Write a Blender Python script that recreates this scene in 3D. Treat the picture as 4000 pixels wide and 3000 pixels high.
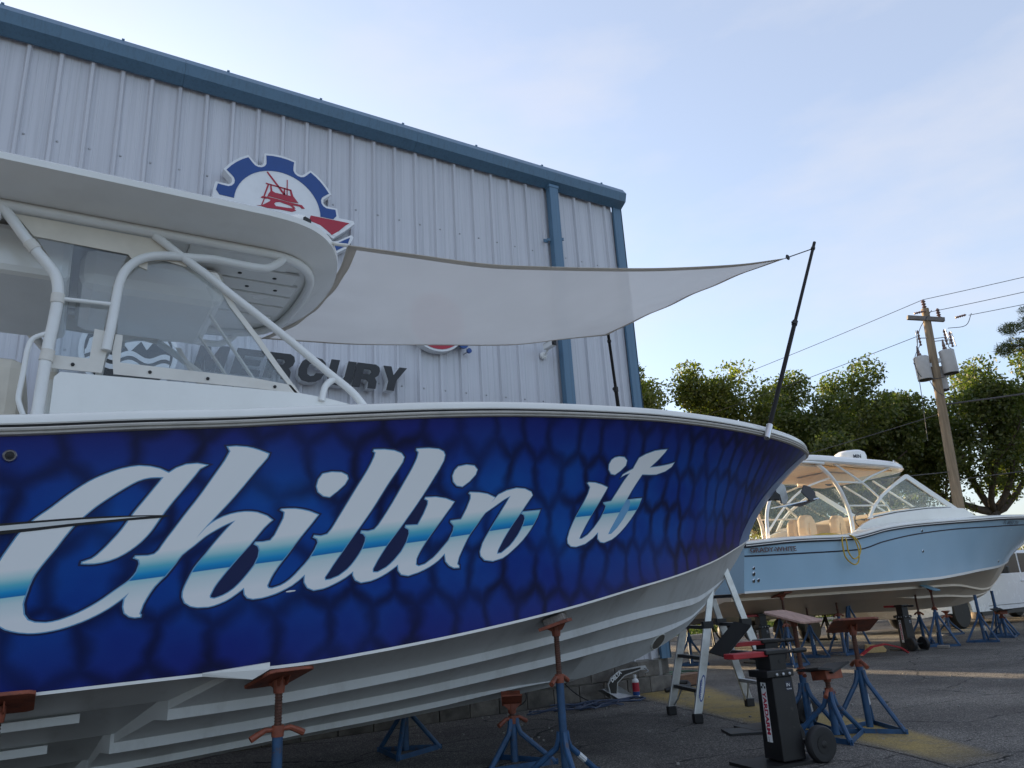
import bpy, bmesh, math, random
import numpy as np
from mathutils import Vector, Matrix, geometry
from mathutils.geometry import delaunay_2d_cdt, tessellate_polygon
V = Vector
rad = math.radians
for o in list(bpy.data.objects):
    bpy.data.objects.remove(o)
scene = bpy.context.scene
COL = scene.collection
random.seed(7)
rng = np.random.default_rng(11)

# ------------------------------------------------------------------ camera
# metres; X runs along the metal building's wall, Y towards it, Z up
cam = bpy.data.cameras.new('camera')
cam_ob = bpy.data.objects.new('camera', cam)
COL.objects.link(cam_ob)
cam.sensor_width = 36
cam.lens = 26.19
cam.clip_end = 2000
ROT = Matrix(((0.8557482, -0.1018042, -0.5072779), (-0.5141844, -0.2763496, -0.8119392), (-0.0575272, 0.9556499, -0.2888318)))
cam_ob.matrix_world = Matrix.Translation((0, 0, 1.2)) @ ROT.to_4x4()
scene.camera = cam_ob

# ------------------------------------------------------------------ light
SUN_AZ, SUN_EL = rad(-5), rad(9.5)          # azimuth from +Y towards +X
world = bpy.data.worlds.new('World')
scene.world = world
world.use_nodes = True
wn, wl = world.node_tree.nodes, world.node_tree.links
wn.clear()
sky = wn.new('ShaderNodeTexSky')
sky.sky_type = 'NISHITA'
sky.sun_disc = False
sky.sun_elevation = SUN_EL
sky.sun_rotation = SUN_AZ % (2*math.pi)
sky.altitude = 0
sky.air_density = 1.0
sky.dust_density = 2.2
sky.ozone_density = 3.0
tc = wn.new('ShaderNodeTexCoord')
mp = wn.new('ShaderNodeMapping'); mp.inputs['Scale'].default_value = (1.6, 1.6, 4.5)
n1 = wn.new('ShaderNodeTexNoise'); n1.inputs['Scale'].default_value = 1.7; n1.inputs['Detail'].default_value = 7; n1.inputs['Roughness'].default_value = .55
cr = wn.new('ShaderNodeValToRGB')
cr.color_ramp.elements[0].position = .42; cr.color_ramp.elements[0].color = (.42, .42, .42, 1)
cr.color_ramp.elements[1].position = .78; cr.color_ramp.elements[1].color = (.80, .80, .80, 1)
mx = wn.new('ShaderNodeMix'); mx.data_type = 'RGBA'
bg = wn.new('ShaderNodeBackground'); bg.inputs['Strength'].default_value = .15
wo = wn.new('ShaderNodeOutputWorld')
wl.new(tc.outputs['Generated'], mp.inputs['Vector']); wl.new(mp.outputs['Vector'], n1.inputs['Vector'])
wl.new(n1.outputs['Fac'], cr.inputs['Fac'])
wl.new(cr.outputs['Color'], mx.inputs[0]); wl.new(sky.outputs['Color'], mx.inputs[6]); mx.inputs[7].default_value = (1.92, 1.90, 2.02, 1)   # thin high haze and cloud, the same all round
wl.new(mx.outputs[2], bg.inputs['Color']); wl.new(bg.outputs['Background'], wo.inputs['Surface'])
sun = bpy.data.lights.new('sun', 'SUN')
sun.energy = 5.0; sun.angle = rad(.53); sun.color = (1, .76, .48)
sun_ob = bpy.data.objects.new('sun', sun); COL.objects.link(sun_ob)
sd = V((math.sin(SUN_AZ)*math.cos(SUN_EL), math.cos(SUN_AZ)*math.cos(SUN_EL), math.sin(SUN_EL)))
sun_ob.rotation_euler = sd.to_track_quat('Z', 'Y').to_euler()
sun_ob.location = sd*60
vs = scene.view_settings
vs.view_transform = 'Standard'; vs.look = 'None'; vs.gamma = 1; vs.use_curve_mapping = False
vs.exposure = 1.6
scene.render.engine = 'CYCLES'
scene.cycles.max_bounces = 10
scene.cycles.transparent_max_bounces = 16

# ------------------------------------------------------------------ materials
def nodes(m):
    m.use_nodes = True
    t = m.node_tree
    return t.nodes, t.links, t.nodes['Principled BSDF']
def MAT(name, col, rough=.5, metal=0, var=.10, scale=5, bump=0, bscale=60, coat=0, stretch=None, dirt=0, dirtcol=(.12, .1, .08), spec=.5, dscale=3, dr=(.5, .75), objvar=0):
    m = bpy.data.materials.new(name)
    n, l, b = nodes(m)
    b.inputs['Roughness'].default_value = rough
    b.inputs['Metallic'].default_value = metal
    b.inputs['Coat Weight'].default_value = coat
    b.inputs['Coat Roughness'].default_value = .08
    b.inputs['Specular IOR Level'].default_value = spec
    tc = n.new('ShaderNodeTexCoord')
    src = tc.outputs['Object']
    oi = n.new('ShaderNodeObjectInfo'); sc_ = n.new('ShaderNodeVectorMath'); sc_.operation = 'SCALE'; sc_.inputs[0].default_value = (37, 53, 11)
    l.new(oi.outputs['Random'], sc_.inputs['Scale']); av = n.new('ShaderNodeVectorMath'); l.new(src, av.inputs[0]); l.new(sc_.outputs[0], av.inputs[1]); src = av.outputs[0]
    if stretch:
        mp = n.new('ShaderNodeMapping'); mp.inputs['Scale'].default_value = stretch
        l.new(src, mp.inputs['Vector']); src = mp.outputs['Vector']
    no = n.new('ShaderNodeTexNoise'); no.inputs['Scale'].default_value = scale; no.inputs['Detail'].default_value = 6
    l.new(src, no.inputs['Vector'])
    ramp = n.new('ShaderNodeValToRGB')
    ramp.color_ramp.elements[0].position = .3; ramp.color_ramp.elements[1].position = .7
    ramp.color_ramp.elements[0].color = tuple(c*(1-var) for c in col)+(1,)
    ramp.color_ramp.elements[1].color = tuple(min(1, c*(1+var)) for c in col)+(1,)
    l.new(no.outputs['Fac'], ramp.inputs['Fac'])
    out = ramp.outputs['Color']
    if dirt:
        d = n.new('ShaderNodeTexNoise'); d.inputs['Scale'].default_value = dscale; d.inputs['Detail'].default_value = 10; d.inputs['Roughness'].default_value = .68
        l.new(src, d.inputs['Vector'])
        dq = n.new('ShaderNodeMapRange'); dq.inputs['From Min'].default_value = dr[0]; dq.inputs['From Max'].default_value = dr[1]; dq.inputs['To Max'].default_value = dirt
        l.new(d.outputs['Fac'], dq.inputs['Value'])
        mx = n.new('ShaderNodeMix'); mx.data_type = 'RGBA'; mx.inputs[7].default_value = dirtcol+(1,)
        l.new(dq.outputs['Result'], mx.inputs[0]); l.new(out, mx.inputs[6]); out = mx.outputs[2]
    if objvar:
        ov = n.new('ShaderNodeMapRange'); ov.inputs['To Min'].default_value = 1-objvar; ov.inputs['To Max'].default_value = 1+objvar; l.new(oi.outputs['Random'], ov.inputs['Value'])
        om = n.new('ShaderNodeMix'); om.data_type = 'RGBA'; om.blend_type = 'MULTIPLY'; om.inputs[0].default_value = 1; l.new(out, om.inputs[6]); l.new(ov.outputs['Result'], om.inputs[7]); out = om.outputs[2]
    l.new(out, b.inputs['Base Color'])
    rr = n.new('ShaderNodeMapRange'); rr.inputs['To Min'].default_value = max(0, rough-.08); rr.inputs['To Max'].default_value = min(1, rough+.1)
    l.new(no.outputs['Fac'], rr.inputs['Value']); l.new(rr.outputs['Result'], b.inputs['Roughness'])
    if bump:
        bn = n.new('ShaderNodeTexNoise'); bn.inputs['Scale'].default_value = bscale; bn.inputs['Detail'].default_value = 4
        l.new(src, bn.inputs['Vector'])
        bp = n.new('ShaderNodeBump'); bp.inputs['Strength'].default_value = bump; bp.inputs['Distance'].default_value = .01
        l.new(bn.outputs['Fac'], bp.inputs['Height']); l.new(bp.outputs['Normal'], b.inputs['Normal'])
    return m

def clear_vinyl(name, tintc, haze, rough=.05):
    m = bpy.data.materials.new(name); m.use_nodes = True
    n, l = m.node_tree.nodes, m.node_tree.links
    n.remove(n['Principled BSDF'])
    tr = n.new('ShaderNodeBsdfTransparent'); tr.inputs['Color'].default_value = tintc+(1,)
    df = n.new('ShaderNodeBsdfDiffuse'); df.inputs['Color'].default_value = (.6, .62, .62, 1)
    gl = n.new('ShaderNodeBsdfGlossy'); gl.inputs['Roughness'].default_value = rough
    lw = n.new('ShaderNodeLayerWeight'); lw.inputs['Blend'].default_value = .5
    pw_ = n.new('ShaderNodeMath'); pw_.operation = 'POWER'; pw_.inputs[1].default_value = 4; l.new(lw.outputs['Facing'], pw_.inputs[0])
    fr = n.new('ShaderNodeMapRange'); fr.inputs['To Min'].default_value = .045; fr.inputs['To Max'].default_value = .7; l.new(pw_.outputs[0], fr.inputs['Value'])
    no = n.new('ShaderNodeTexNoise'); no.inputs['Scale'].default_value = 3.5; no.inputs['Detail'].default_value = 3
    tcd = n.new('ShaderNodeTexCoord'); l.new(tcd.outputs['Object'], no.inputs['Vector'])
    bp = n.new('ShaderNodeBump'); bp.inputs['Strength'].default_value = .25; bp.inputs['Distance'].default_value = .02
    l.new(no.outputs['Fac'], bp.inputs['Height']); l.new(bp.outputs['Normal'], gl.inputs['Normal'])
    mr = n.new('ShaderNodeMapRange'); mr.inputs['To Min'].default_value = haze*.5; mr.inputs['To Max'].default_value = haze*1.5
    l.new(no.outputs['Fac'], mr.inputs['Value'])
    m1 = n.new('ShaderNodeMixShader'); m2 = n.new('ShaderNodeMixShader')
    l.new(mr.outputs['Result'], m1.inputs[0]); l.new(tr.outputs[0], m1.inputs[1]); l.new(df.outputs[0], m1.inputs[2])
    l.new(fr.outputs[0], m2.inputs[0]); l.new(m1.outputs[0], m2.inputs[1]); l.new(gl.outputs[0], m2.inputs[2])
    l.new(m2.outputs[0], n['Material Output'].inputs['Surface'])
    return m

# ------------------------------------------------------------------ mesh helpers
class MB:
    def __init__(self): self.v = []; self.f = []
    def add(self, vs, fs):
        k = len(self.v); self.v += [V(p) for p in vs]; self.f += [[i+k for i in f] for f in fs]; return self
    def box(self, c, s, rot=None):
        c = V(c); h = V(s)/2
        vs = [V((x*h.x, y*h.y, z*h.z)) for x in (-1, 1) for y in (-1, 1) for z in (-1, 1)]
        if rot is not None: vs = [rot @ p for p in vs]
        return self.add([c+p for p in vs], [(0, 1, 3, 2), (4, 6, 7, 5), (0, 4, 5, 1), (2, 3, 7, 6), (0, 2, 6, 4), (1, 5, 7, 3)])
    def beam(self, p, q, w, h, up=(0, 0, 1)):
        p, q = V(p), V(q); t = (q-p).normalized(); u = V(up)
        s = t.cross(u)
        if s.length < 1e-4: s = t.cross(V((1, 0, 0)))
        s.normalize(); u = s.cross(t)
        vs = [e+s*a*w/2+u*b*h/2 for e in (p, q) for a, b in ((-1, -1), (1, -1), (1, 1), (-1, 1))]
        return self.add(vs, [(3, 2, 1, 0), (4, 5, 6, 7), (0, 1, 5, 4), (1, 2, 6, 5), (2, 3, 7, 6), (3, 0, 4, 7)])
    def tube(self, pts, r, n=10, closed=False, cap=True):
        pts = [V(p) for p in pts]; N = len(pts)
        rs = r if isinstance(r, (list, tuple)) else [r]*N
        tang = []
        for i in range(N):
            a = pts[(i-1) % N] if (closed or i > 0) else pts[i]
            b = pts[(i+1) % N] if (closed or i < N-1) else pts[i]
            t = b-a
            tang.append(t.normalized() if t.length > 1e-9 else V((0, 0, 1)))
        ref = V((0, 0, 1)) if abs(tang[0].z) < .9 else V((1, 0, 0))
        s = tang[0].cross(ref).normalized()
        k = len(self.v)
        for i in range(N):
            s = (s-tang[i]*s.dot(tang[i])).normalized()
            u = tang[i].cross(s)
            for j in range(n):
                a = 2*math.pi*j/n
                self.v.append(pts[i]+(s*math.cos(a)+u*math.sin(a))*rs[i])
        for i in range(N if closed else N-1):
            i2 = (i+1) % N
            for j in range(n):
                j2 = (j+1) % n
                self.f.append([k+i*n+j, k+i*n+j2, k+i2*n+j2, k+i2*n+j])
        if cap and not closed:
            self.f.append([k+j for j in range(n)][::-1]); self.f.append([k+(N-1)*n+j for j in range(n)])
        return self
    def lathe(self, prof, o, axis=(0, 0, 1), n=20):
        o = V(o); ax = V(axis).normalized()
        s = ax.cross(V((0, 0, 1)) if abs(ax.z) < .9 else V((1, 0, 0))).normalized(); u = ax.cross(s)
        k = len(self.v)
        for r, z in prof:
            for j in range(n):
                a = 2*math.pi*j/n
                self.v.append(o+ax*z+(s*math.cos(a)+u*math.sin(a))*r)
        for i in range(len(prof)-1):
            for j in range(n):
                j2 = (j+1) % n
                self.f.append([k+i*n+j, k+i*n+j2, k+(i+1)*n+j2, k+(i+1)*n+j])
        self.f.append([k+j for j in range(n)][::-1]); self.f.append([k+(len(prof)-1)*n+j for j in range(n)])
        return self
    def prism(self, poly, o, ex, ey, depth, holes=()):
        """2D polygon (with holes) in the frame o,ex,ey pushed by the vector depth"""
        o, ex, ey, d = V(o), V(ex), V(ey), V(depth)
        loops = [list(poly)]+[list(h) for h in holes]
        flat = [p for lp in loops for p in lp]
        tris = tessellate_polygon([[V((x, y, 0)) for x, y in lp] for lp in loops])
        k = len(self.v); n = len(flat)
        nrm = ex.cross(ey)
        flip = nrm.dot(d) < 0
        for x, y in flat: self.v.append(o+ex*x+ey*y)
        for x, y in flat: self.v.append(o+ex*x+ey*y+d)
        for t in tris:
            a, b, c = t
            ar = (flat[b][0]-flat[a][0])*(flat[c][1]-flat[a][1])-(flat[b][1]-flat[a][1])*(flat[c][0]-flat[a][0])
            if ar < 0: b, c = c, b
            if flip: b, c = c, b
            self.f.append([k+a, k+c, k+b]); self.f.append([k+n+a, k+n+b, k+n+c])
        s = 0
        for li, lp in enumerate(loops):
            m = len(lp)
            area = sum(lp[i][0]*lp[(i+1) % m][1]-lp[(i+1) % m][0]*lp[i][1] for i in range(m))
            ccw = (area > 0) != (li > 0)
            for i in range(m):
                a, b = k+s+i, k+s+(i+1) % m
                q = [a, b, b+n, a+n]
                if (not ccw) != flip: q = q[::-1]
                self.f.append(q)
            s += m
        return self
    def grid(self, fn, us, vs):
        k = len(self.v); nv = len(vs)
        for u in us:
            for v in vs: self.v.append(V(fn(u, v)))
        for i in range(len(us)-1):
            for j in range(nv-1):
                self.f.append([k+i*nv+j, k+(i+1)*nv+j, k+(i+1)*nv+j+1, k+i*nv+j+1])
        return self
    def sweep(self, path, prof, closed_prof=True, cap=True, up=(0, 0, 1)):
        path = [V(p) for p in path]; N = len(path); m = len(prof); k = len(self.v); up = V(up)
        for i in range(N):
            t = path[min(i+1, N-1)]-path[max(i-1, 0)]
            s = t.cross(up)
            s = s.normalized() if s.length > 1e-9 else V((1, 0, 0))
            for a, b in prof: self.v.append(path[i]+s*a+up*b)
        for i in range(N-1):
            for j in range(m if closed_prof else m-1):
                j2 = (j+1) % m
                self.f.append([k+i*m+j, k+i*m+j2, k+(i+1)*m+j2, k+(i+1)*m+j])
        if cap and closed_prof:
            self.f.append([k+j for j in range(m)][::-1]); self.f.append([k+(N-1)*m+j for j in range(m)])
        return self
    def build(self, name, mat, parent=None, smooth=False, bevel=0, label=None, solid=0, merge=0):
        off = wloc(parent)
        me = bpy.data.meshes.new(name)
        me.from_pydata([p-off for p in self.v], [], self.f)
        if merge:
            bm_ = bmesh.new(); bm_.from_mesh(me); bmesh.ops.remove_doubles(bm_, verts=bm_.verts, dist=merge)
            bmesh.ops.recalc_face_normals(bm_, faces=bm_.faces); bm_.to_mesh(me); bm_.free()
        me.update()
        if mat: me.materials.append(mat)
        if smooth:
            me.polygons.foreach_set('use_smooth', [True]*len(me.polygons))
            if smooth != 'all':
                try: me.set_sharp_from_angle(angle=rad(38))
                except Exception: pass
        o = bpy.data.objects.new(name, me); COL.objects.link(o)
        if parent: o.parent = parent
        if bevel:
            b = o.modifiers.new('bevel', 'BEVEL'); b.width = bevel; b.segments = 2; b.limit_method = 'ANGLE'; b.angle_limit = rad(40)
        if solid:
            b = o.modifiers.new('solid', 'SOLIDIFY'); b.thickness = solid; b.offset = 0
        if label: o['label'] = label
        return o
def wloc(o):
    p = V((0, 0, 0))
    while o:
        p = p+o.location; o = o.parent
    return p
def tag(o, label, cat, group=None, kind=None):
    o['label'] = label
    if cat: o['category'] = cat
    if group: o['group'] = group
    if kind: o['kind'] = kind
    return o
def thing(name, loc, label, cat, group=None):
    o = bpy.data.objects.new(name, None); COL.objects.link(o)
    o.location = loc; o.empty_display_size = .2
    return tag(o, label, cat, group)
def struct(o, label=None):
    o['kind'] = 'structure'
    if label: o['label'] = label
    return o
def copy_tree(o, parent=None):
    c = o.copy(); COL.objects.link(c); c.parent = parent
    for ch in o.children: copy_tree(ch, c)
    return c
def text_geo(s, size=1, bold=0, shear=0, spacing=1):
    cu = bpy.data.curves.new('lettering', 'FONT'); cu.body = s; cu.size = size; cu.offset = bold; cu.shear = shear
    cu.space_character = spacing; cu.resolution_u = 3
    ob = bpy.data.objects.new('lettering', cu); COL.objects.link(ob)
    dg = bpy.context.evaluated_depsgraph_get(); me = bpy.data.meshes.new_from_object(ob.evaluated_get(dg))
    vs = [tuple(v.co) for v in me.vertices]; fs = [list(p.vertices) for p in me.polygons]
    bpy.data.objects.remove(ob); bpy.data.curves.remove(cu); bpy.data.meshes.remove(me)
    return vs, fs
def text_on(name, s, o, ex, ey, size, mat, parent, bold=0, shear=0, width=None, spacing=1):
    vs, fs = text_geo(s, size, bold, shear, spacing)
    if width:
        w = max(v[0] for v in vs)-min(v[0] for v in vs); k = width/w
    else: k = 1
    o, ex, ey = V(o), V(ex), V(ey); nr = ex.cross(ey)
    m = MB().add([o+ex*x*k+ey*y for x, y, z in vs], fs)
    return m.build(name, mat, parent)
def interp(T, x):
    n = len(T)
    if x <= T[0][0]: return T[0][1]+(x-T[0][0])*(T[1][1]-T[0][1])/(T[1][0]-T[0][0])
    if x >= T[-1][0]: return T[-1][1]
    i = 0
    while T[i+1][0] < x: i += 1
    sl = lambda k: (T[k+1][1]-T[k][1])/(T[k+1][0]-T[k][0])
    def m(k):
        if k == 0: return sl(0)
        if k == n-1: return sl(n-2)
        a, b = sl(k-1), sl(k)
        return 0.0 if a*b <= 0 else 2*a*b/(a+b)
    h = T[i+1][0]-T[i][0]; u = (x-T[i][0])/h
    return (1+2*u)*(1-u)**2*T[i][1]+u*(1-u)**2*h*m(i)+u*u*(3-2*u)*T[i+1][1]+u*u*(u-1)*h*m(i+1)
def smooth_path(pts, k=4):
    P = [V(p) for p in pts]; out = []
    for i in range(len(P)-1):
        p0 = P[i-1] if i else P[0]*2-P[1]; p1, p2 = P[i], P[i+1]; p3 = P[i+2] if i+2 < len(P) else P[-1]*2-P[-2]
        for j in range(k):
            u = j/k
            out.append(.5*((2*p1)+(p2-p0)*u+(2*p0-5*p1+4*p2-p3)*u*u+(3*p1-p0-3*p2+p3)*u**3))
    return out+[P[-1]]
def circ(cx, cy, r, n=24, a0=0, a1=360):
    full = abs(a1-a0) >= 360
    return [(cx+r*math.cos(rad(a0+(a1-a0)*i/(n if full else n-1))), cy+r*math.sin(rad(a0+(a1-a0)*i/(n if full else n-1)))) for i in range(n)]

white_gel = MAT('white gelcoat', (.80, .80, .77), .22, var=.03, scale=2, coat=.3, dirt=.10, dirtcol=(.45, .42, .36))
white_pipe = MAT('white powder coat', (.78, .79, .78), .35, var=.04, dirt=.12, dirtcol=(.5, .46, .38))
cream_vinyl = MAT('cream vinyl', (.68, .63, .54), .55, var=.08, bump=.15, bscale=12, dirt=.2, dirtcol=(.4, .33, .24))
canvas_white = MAT('white canvas', (.72, .70, .65), .75, var=.06, bump=.25, bscale=14, dirt=.2, dirtcol=(.45, .38, .3))
rubber_black = MAT('black rubber', (.012, .012, .013), .6, var=.2)
black_paint = MAT('black paint', (.009, .009, .010), .45, var=.3, dirt=.5, dirtcol=(.05, .042, .038), dscale=14, dr=(.62, .68))
dark_sign = MAT('dark sign face', (.018, .02, .024), .5, var=.1)
sign_white = MAT('sign white', (.74, .76, .78), .4, var=.04, dirt=.15, dirtcol=(.4, .4, .38))
sign_blue = MAT('sign blue', (.005, .055, .24), .4, var=.06)
sign_red = MAT('sign red', (.38, .012, .035), .4, var=.06)
steel_blue = MAT('blue painted steel', (.019, .068, .155), .5, var=.22, scale=14, dirt=.75, dirtcol=(.075, .05, .04), bump=.15, dscale=11, dr=(.58, .64), objvar=.12)
oxide = MAT('red oxide steel', (.20, .052, .026), .62, var=.3, scale=16, dirt=.7, dirtcol=(.07, .03, .02), bump=.2, dscale=12, dr=(.55, .62), objvar=.12)
rust = MAT('rusty screw', (.085, .035, .022), .75, var=.4, scale=25, bump=.3)
plywood = MAT('worn plywood pad', (.42, .27, .22), .8, var=.2, scale=9, dirt=.5, dirtcol=(.2, .1, .08), stretch=(1, 5, 1))
wood_gray = MAT('weathered wood', (.21, .19, .17), .85, var=.3, scale=8, stretch=(1, 9, 9), bump=.2)
wood_yellow = MAT('fresh lumber', (.52, .36, .16), .8, var=.15, scale=8, stretch=(1, 7, 7))
paper_white = MAT('white sticker', (.72, .73, .73), .5, var=.04)
alu = MAT('aluminium', (.62, .63, .63), .38, metal=.85, var=.12, scale=9, dirt=.35, dirtcol=(.2, .2, .19), dscale=12)
steel = MAT('polished steel', (.55, .55, .56), .12, metal=1, var=.08)
galv = MAT('galvanised steel', (.42, .43, .44), .45, metal=.7, var=.2, scale=14)
red_paint = MAT('red painted steel', (.36, .018, .025), .45, var=.2, dirt=.3, dirtcol=(.12, .05, .04), dscale=10)
# ================================================================== SETTING
def asphalt():
    m = bpy.data.materials.new('asphalt'); n, l, b = nodes(m)
    tc = n.new('ShaderNodeTexCoord'); src = tc.outputs['Object']
    def noise(s, d=6, r=.6):
        x = n.new('ShaderNodeTexNoise'); x.inputs['Scale'].default_value = s; x.inputs['Detail'].default_value = d; x.inputs['Roughness'].default_value = r
        l.new(src, x.inputs['Vector']); return x
    def ramp(fac, stops):
        r = n.new('ShaderNodeValToRGB'); e = r.color_ramp.elements
        while len(e) < len(stops): e.new(.5)
        for el, (p, c) in zip(e, stops): el.position = p; el.color = c+(1,)
        l.new(fac, r.inputs['Fac']); return r.outputs['Color']
    def mix(f, a, c, mode='MIX'):
        x = n.new('ShaderNodeMix'); x.data_type = 'RGBA'; x.blend_type = mode
        if isinstance(f, float): x.inputs[0].default_value = f
        else: l.new(f, x.inputs[0])
        for i, s in ((6, a), (7, c)):
            if isinstance(s, tuple): x.inputs[i].default_value = s+(1,)
            else: l.new(s, x.inputs[i])
        return x.outputs[2]
    big = noise(.55, 8, .62)
    base = ramp(big.outputs['Fac'], [(.32, (.072, .068, .066)), (.50, (.125, .12, .115)), (.70, (.20, .192, .18))])
    vor = n.new('ShaderNodeTexVoronoi'); vor.inputs['Scale'].default_value = 130; l.new(src, vor.inputs['Vector'])
    speck = ramp(vor.outputs['Color'], [(.25, (.45, .44, .43)), (.62, (.95, .94, .92)), (.93, (2.6, 2.5, 2.35))])
    c = mix(1.0, base, speck, 'MULTIPLY')
    fine = noise(38, 4)
    c = mix(.5, c, ramp(fine.outputs['Fac'], [(.35, (.6, .6, .6)), (.68, (1.5, 1.48, 1.42))]), 'MULTIPLY')
    # long shallow cracks
    mp = n.new('ShaderNodeMapping'); mp.inputs['Scale'].default_value = (.55, 1.1, 1); mp.inputs['Rotation'].default_value = (0, 0, .5)
    wob = noise(2.2, 5)
    ad = n.new('ShaderNodeMix'); ad.data_type = 'RGBA'; ad.blend_type = 'LINEAR_LIGHT'; ad.inputs[0].default_value = .12
    l.new(src, ad.inputs[6]); l.new(wob.outputs['Color'], ad.inputs[7]); l.new(ad.outputs[2], mp.inputs['Vector'])
    cv = n.new('ShaderNodeTexVoronoi'); cv.feature = 'DISTANCE_TO_EDGE'; cv.inputs['Scale'].default_value = 1.0; l.new(mp.outputs['Vector'], cv.inputs['Vector'])
    ck = n.new('ShaderNodeMapRange'); ck.inputs['From Min'].default_value = .004; ck.inputs['From Max'].default_value = .016; ck.inputs['To Min'].default_value = 1; ck.inputs['To Max'].default_value = 0
    l.new(cv.outputs['Distance'], ck.inputs['Value'])
    msk = n.new('ShaderNodeMath'); msk.operation = 'MULTIPLY'
    mk = n.new('ShaderNodeMapRange'); mk.inputs['From Min'].default_value = .44; mk.inputs['From Max'].default_value = .54; l.new(wob.outputs['Fac'], mk.inputs['Value'])
    l.new(ck.outputs['Result'], msk.inputs[0]); l.new(mk.outputs['Result'], msk.inputs[1])
    c = mix(msk.outputs[0], c, (.012, .012, .011))
    # pale dusty stains and oil drips
    st = noise(1.3, 9, .7)
    stf = n.new('ShaderNodeMapRange'); stf.inputs['From Min'].default_value = .58; stf.inputs['From Max'].default_value = .75; stf.inputs['To Max'].default_value = .4
    l.new(st.outputs['Fac'], stf.inputs['Value'])
    c = mix(stf.outputs['Result'], c, (.17, .165, .155))
    oil = noise(.8, 7, .66)
    of_ = n.new('ShaderNodeMapRange'); of_.inputs['From Min'].default_value = .56; of_.inputs['From Max'].default_value = .68; of_.inputs['To Max'].default_value = .55
    l.new(oil.outputs['Fac'], of_.inputs['Value'])
    c = mix(of_.outputs['Result'], c, (.032, .030, .029))
    l.new(c, b.inputs['Base Color'])
    b.inputs['Roughness'].default_value = .82
    b.inputs['Specular IOR Level'].default_value = .35
    bp = n.new('ShaderNodeBump'); bp.inputs['Strength'].default_value = .55; bp.inputs['Distance'].default_value = .012
    l.new(vor.outputs['Distance'], bp.inputs['Height']); l.new(bp.outputs['Normal'], b.inputs['Normal'])
    return m, c
asphalt_m, _ = asphalt()
def worn_paint(name, col, cover=.5, edge=None):
    m = asphalt_m.copy(); m.name = name
    n, l = m.node_tree.nodes, m.node_tree.links; b = n['Principled BSDF']
    old = b.inputs['Base Color'].links[0].from_socket
    no = n.new('ShaderNodeTexNoise'); no.inputs['Scale'].default_value = 3.2; no.inputs['Detail'].default_value = 12; no.inputs['Roughness'].default_value = .74
    tc = n.new('ShaderNodeTexCoord'); l.new(tc.outputs['Object'], no.inputs['Vector'])
    r = n.new('ShaderNodeMapRange'); r.inputs['From Min'].default_value = 1-cover-.14; r.inputs['From Max'].default_value = 1-cover+.12; l.new(no.outputs['Fac'], r.inputs['Value'])
    n2 = n.new('ShaderNodeTexNoise'); n2.inputs['Scale'].default_value = 70; n2.inputs['Detail'].default_value = 3; l.new(tc.outputs['Object'], n2.inputs['Vector'])
    rp = n.new('ShaderNodeValToRGB'); rp.color_ramp.elements[0].position = .3; rp.color_ramp.elements[1].position = .7
    rp.color_ramp.elements[0].color = tuple(x*.6 for x in col)+(1,); rp.color_ramp.elements[1].color = tuple(x*1.2 for x in col)+(1,)
    l.new(n2.outputs['Fac'], rp.inputs['Fac'])
    # paint thins out towards the edge of the patch
    at = n.new('ShaderNodeAttribute'); at.attribute_name = 'fade'
    mu = n.new('ShaderNodeMath'); mu.operation = 'MULTIPLY'; l.new(r.outputs['Result'], mu.inputs[0]); l.new(at.outputs['Fac'], mu.inputs[1])
    mx = n.new('ShaderNodeMix'); mx.data_type = 'RGBA'
    l.new(mu.outputs[0], mx.inputs[0]); l.new(old, mx.inputs[6]); l.new(rp.outputs['Color'], mx.inputs[7])
    l.new(mx.outputs[2], b.inputs['Base Color'])
    return m

dirt_m = MAT('dry soil and leaf litter', (.12, .095, .06), .95, var=.4, scale=1.2, bump=.5, bscale=20)
grass_ground_m = MAT('turf', (.055, .075, .022), .95, var=.5, scale=2.2, bump=.4, bscale=30)
concrete_m = MAT('old concrete', (.27, .26, .24), .9, var=.25, scale=6, bump=.3, bscale=50, dirt=.5, dirtcol=(.09, .085, .075))
struct(MB().add([(-400, -400, -.02), (400, -400, -.02), (400, 400, -.02), (-400, 400, -.02)], [(0, 1, 2, 3)]).build('ground', dirt_m))
struct(MB().add([(-40, -30, 0), (60, -30, 0), (60, 17.65, 0), (-40, 17.65, 0)], [(0, 1, 2, 3)]).build('asphalt_yard', asphalt_m))
struct(MB().add([(7.9, 17.8, .06), (60, 17.8, .06), (60, 26, .08), (7.9, 26, .08)], [(0, 1, 2, 3)]).build('verge', grass_ground_m))
k = MB()
k.sweep([(7.9+i*1.0, 17.65, 0) for i in range(53)], [(0, 0), (0, .12), (-.02, .14), (-.15, .14), (-.15, 0)])
struct(k.build('kerb', concrete_m))
# worn yellow paint on the yard, from the wall towards the lower right
def paint(name, left, right, mat, nu=60, nv=14):
    L = smooth_path([p+(0,) for p in left], 12); Rr = smooth_path([p+(0,) for p in right], 12)
    us = [i/(nu-1) for i in range(nu)]; vs_ = [j/(nv-1) for j in range(nv)]
    def pick(P, u):
        x = u*(len(P)-1); i = min(int(x), len(P)-2); return P[i].lerp(P[i+1], x-i)
    def fn(u, v):
        p = pick(L, u).lerp(pick(Rr, u), v)
        return (p.x+.05*math.sin(9*u+3*v), p.y, .004)
    o = MB().grid(fn, us, vs_).build(name, mat)
    at = o.data.attributes.new('fade', 'FLOAT', 'POINT')
    at.data.foreach_set('value', [max(0, min(1, min(v, 1-v)*5))*max(0, min(1, (1-u)*7+.05)) for u in us for v in vs_])
    return struct(o)
yellow_m = worn_paint('worn yellow paint', (.36, .265, .095), .60)
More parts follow.
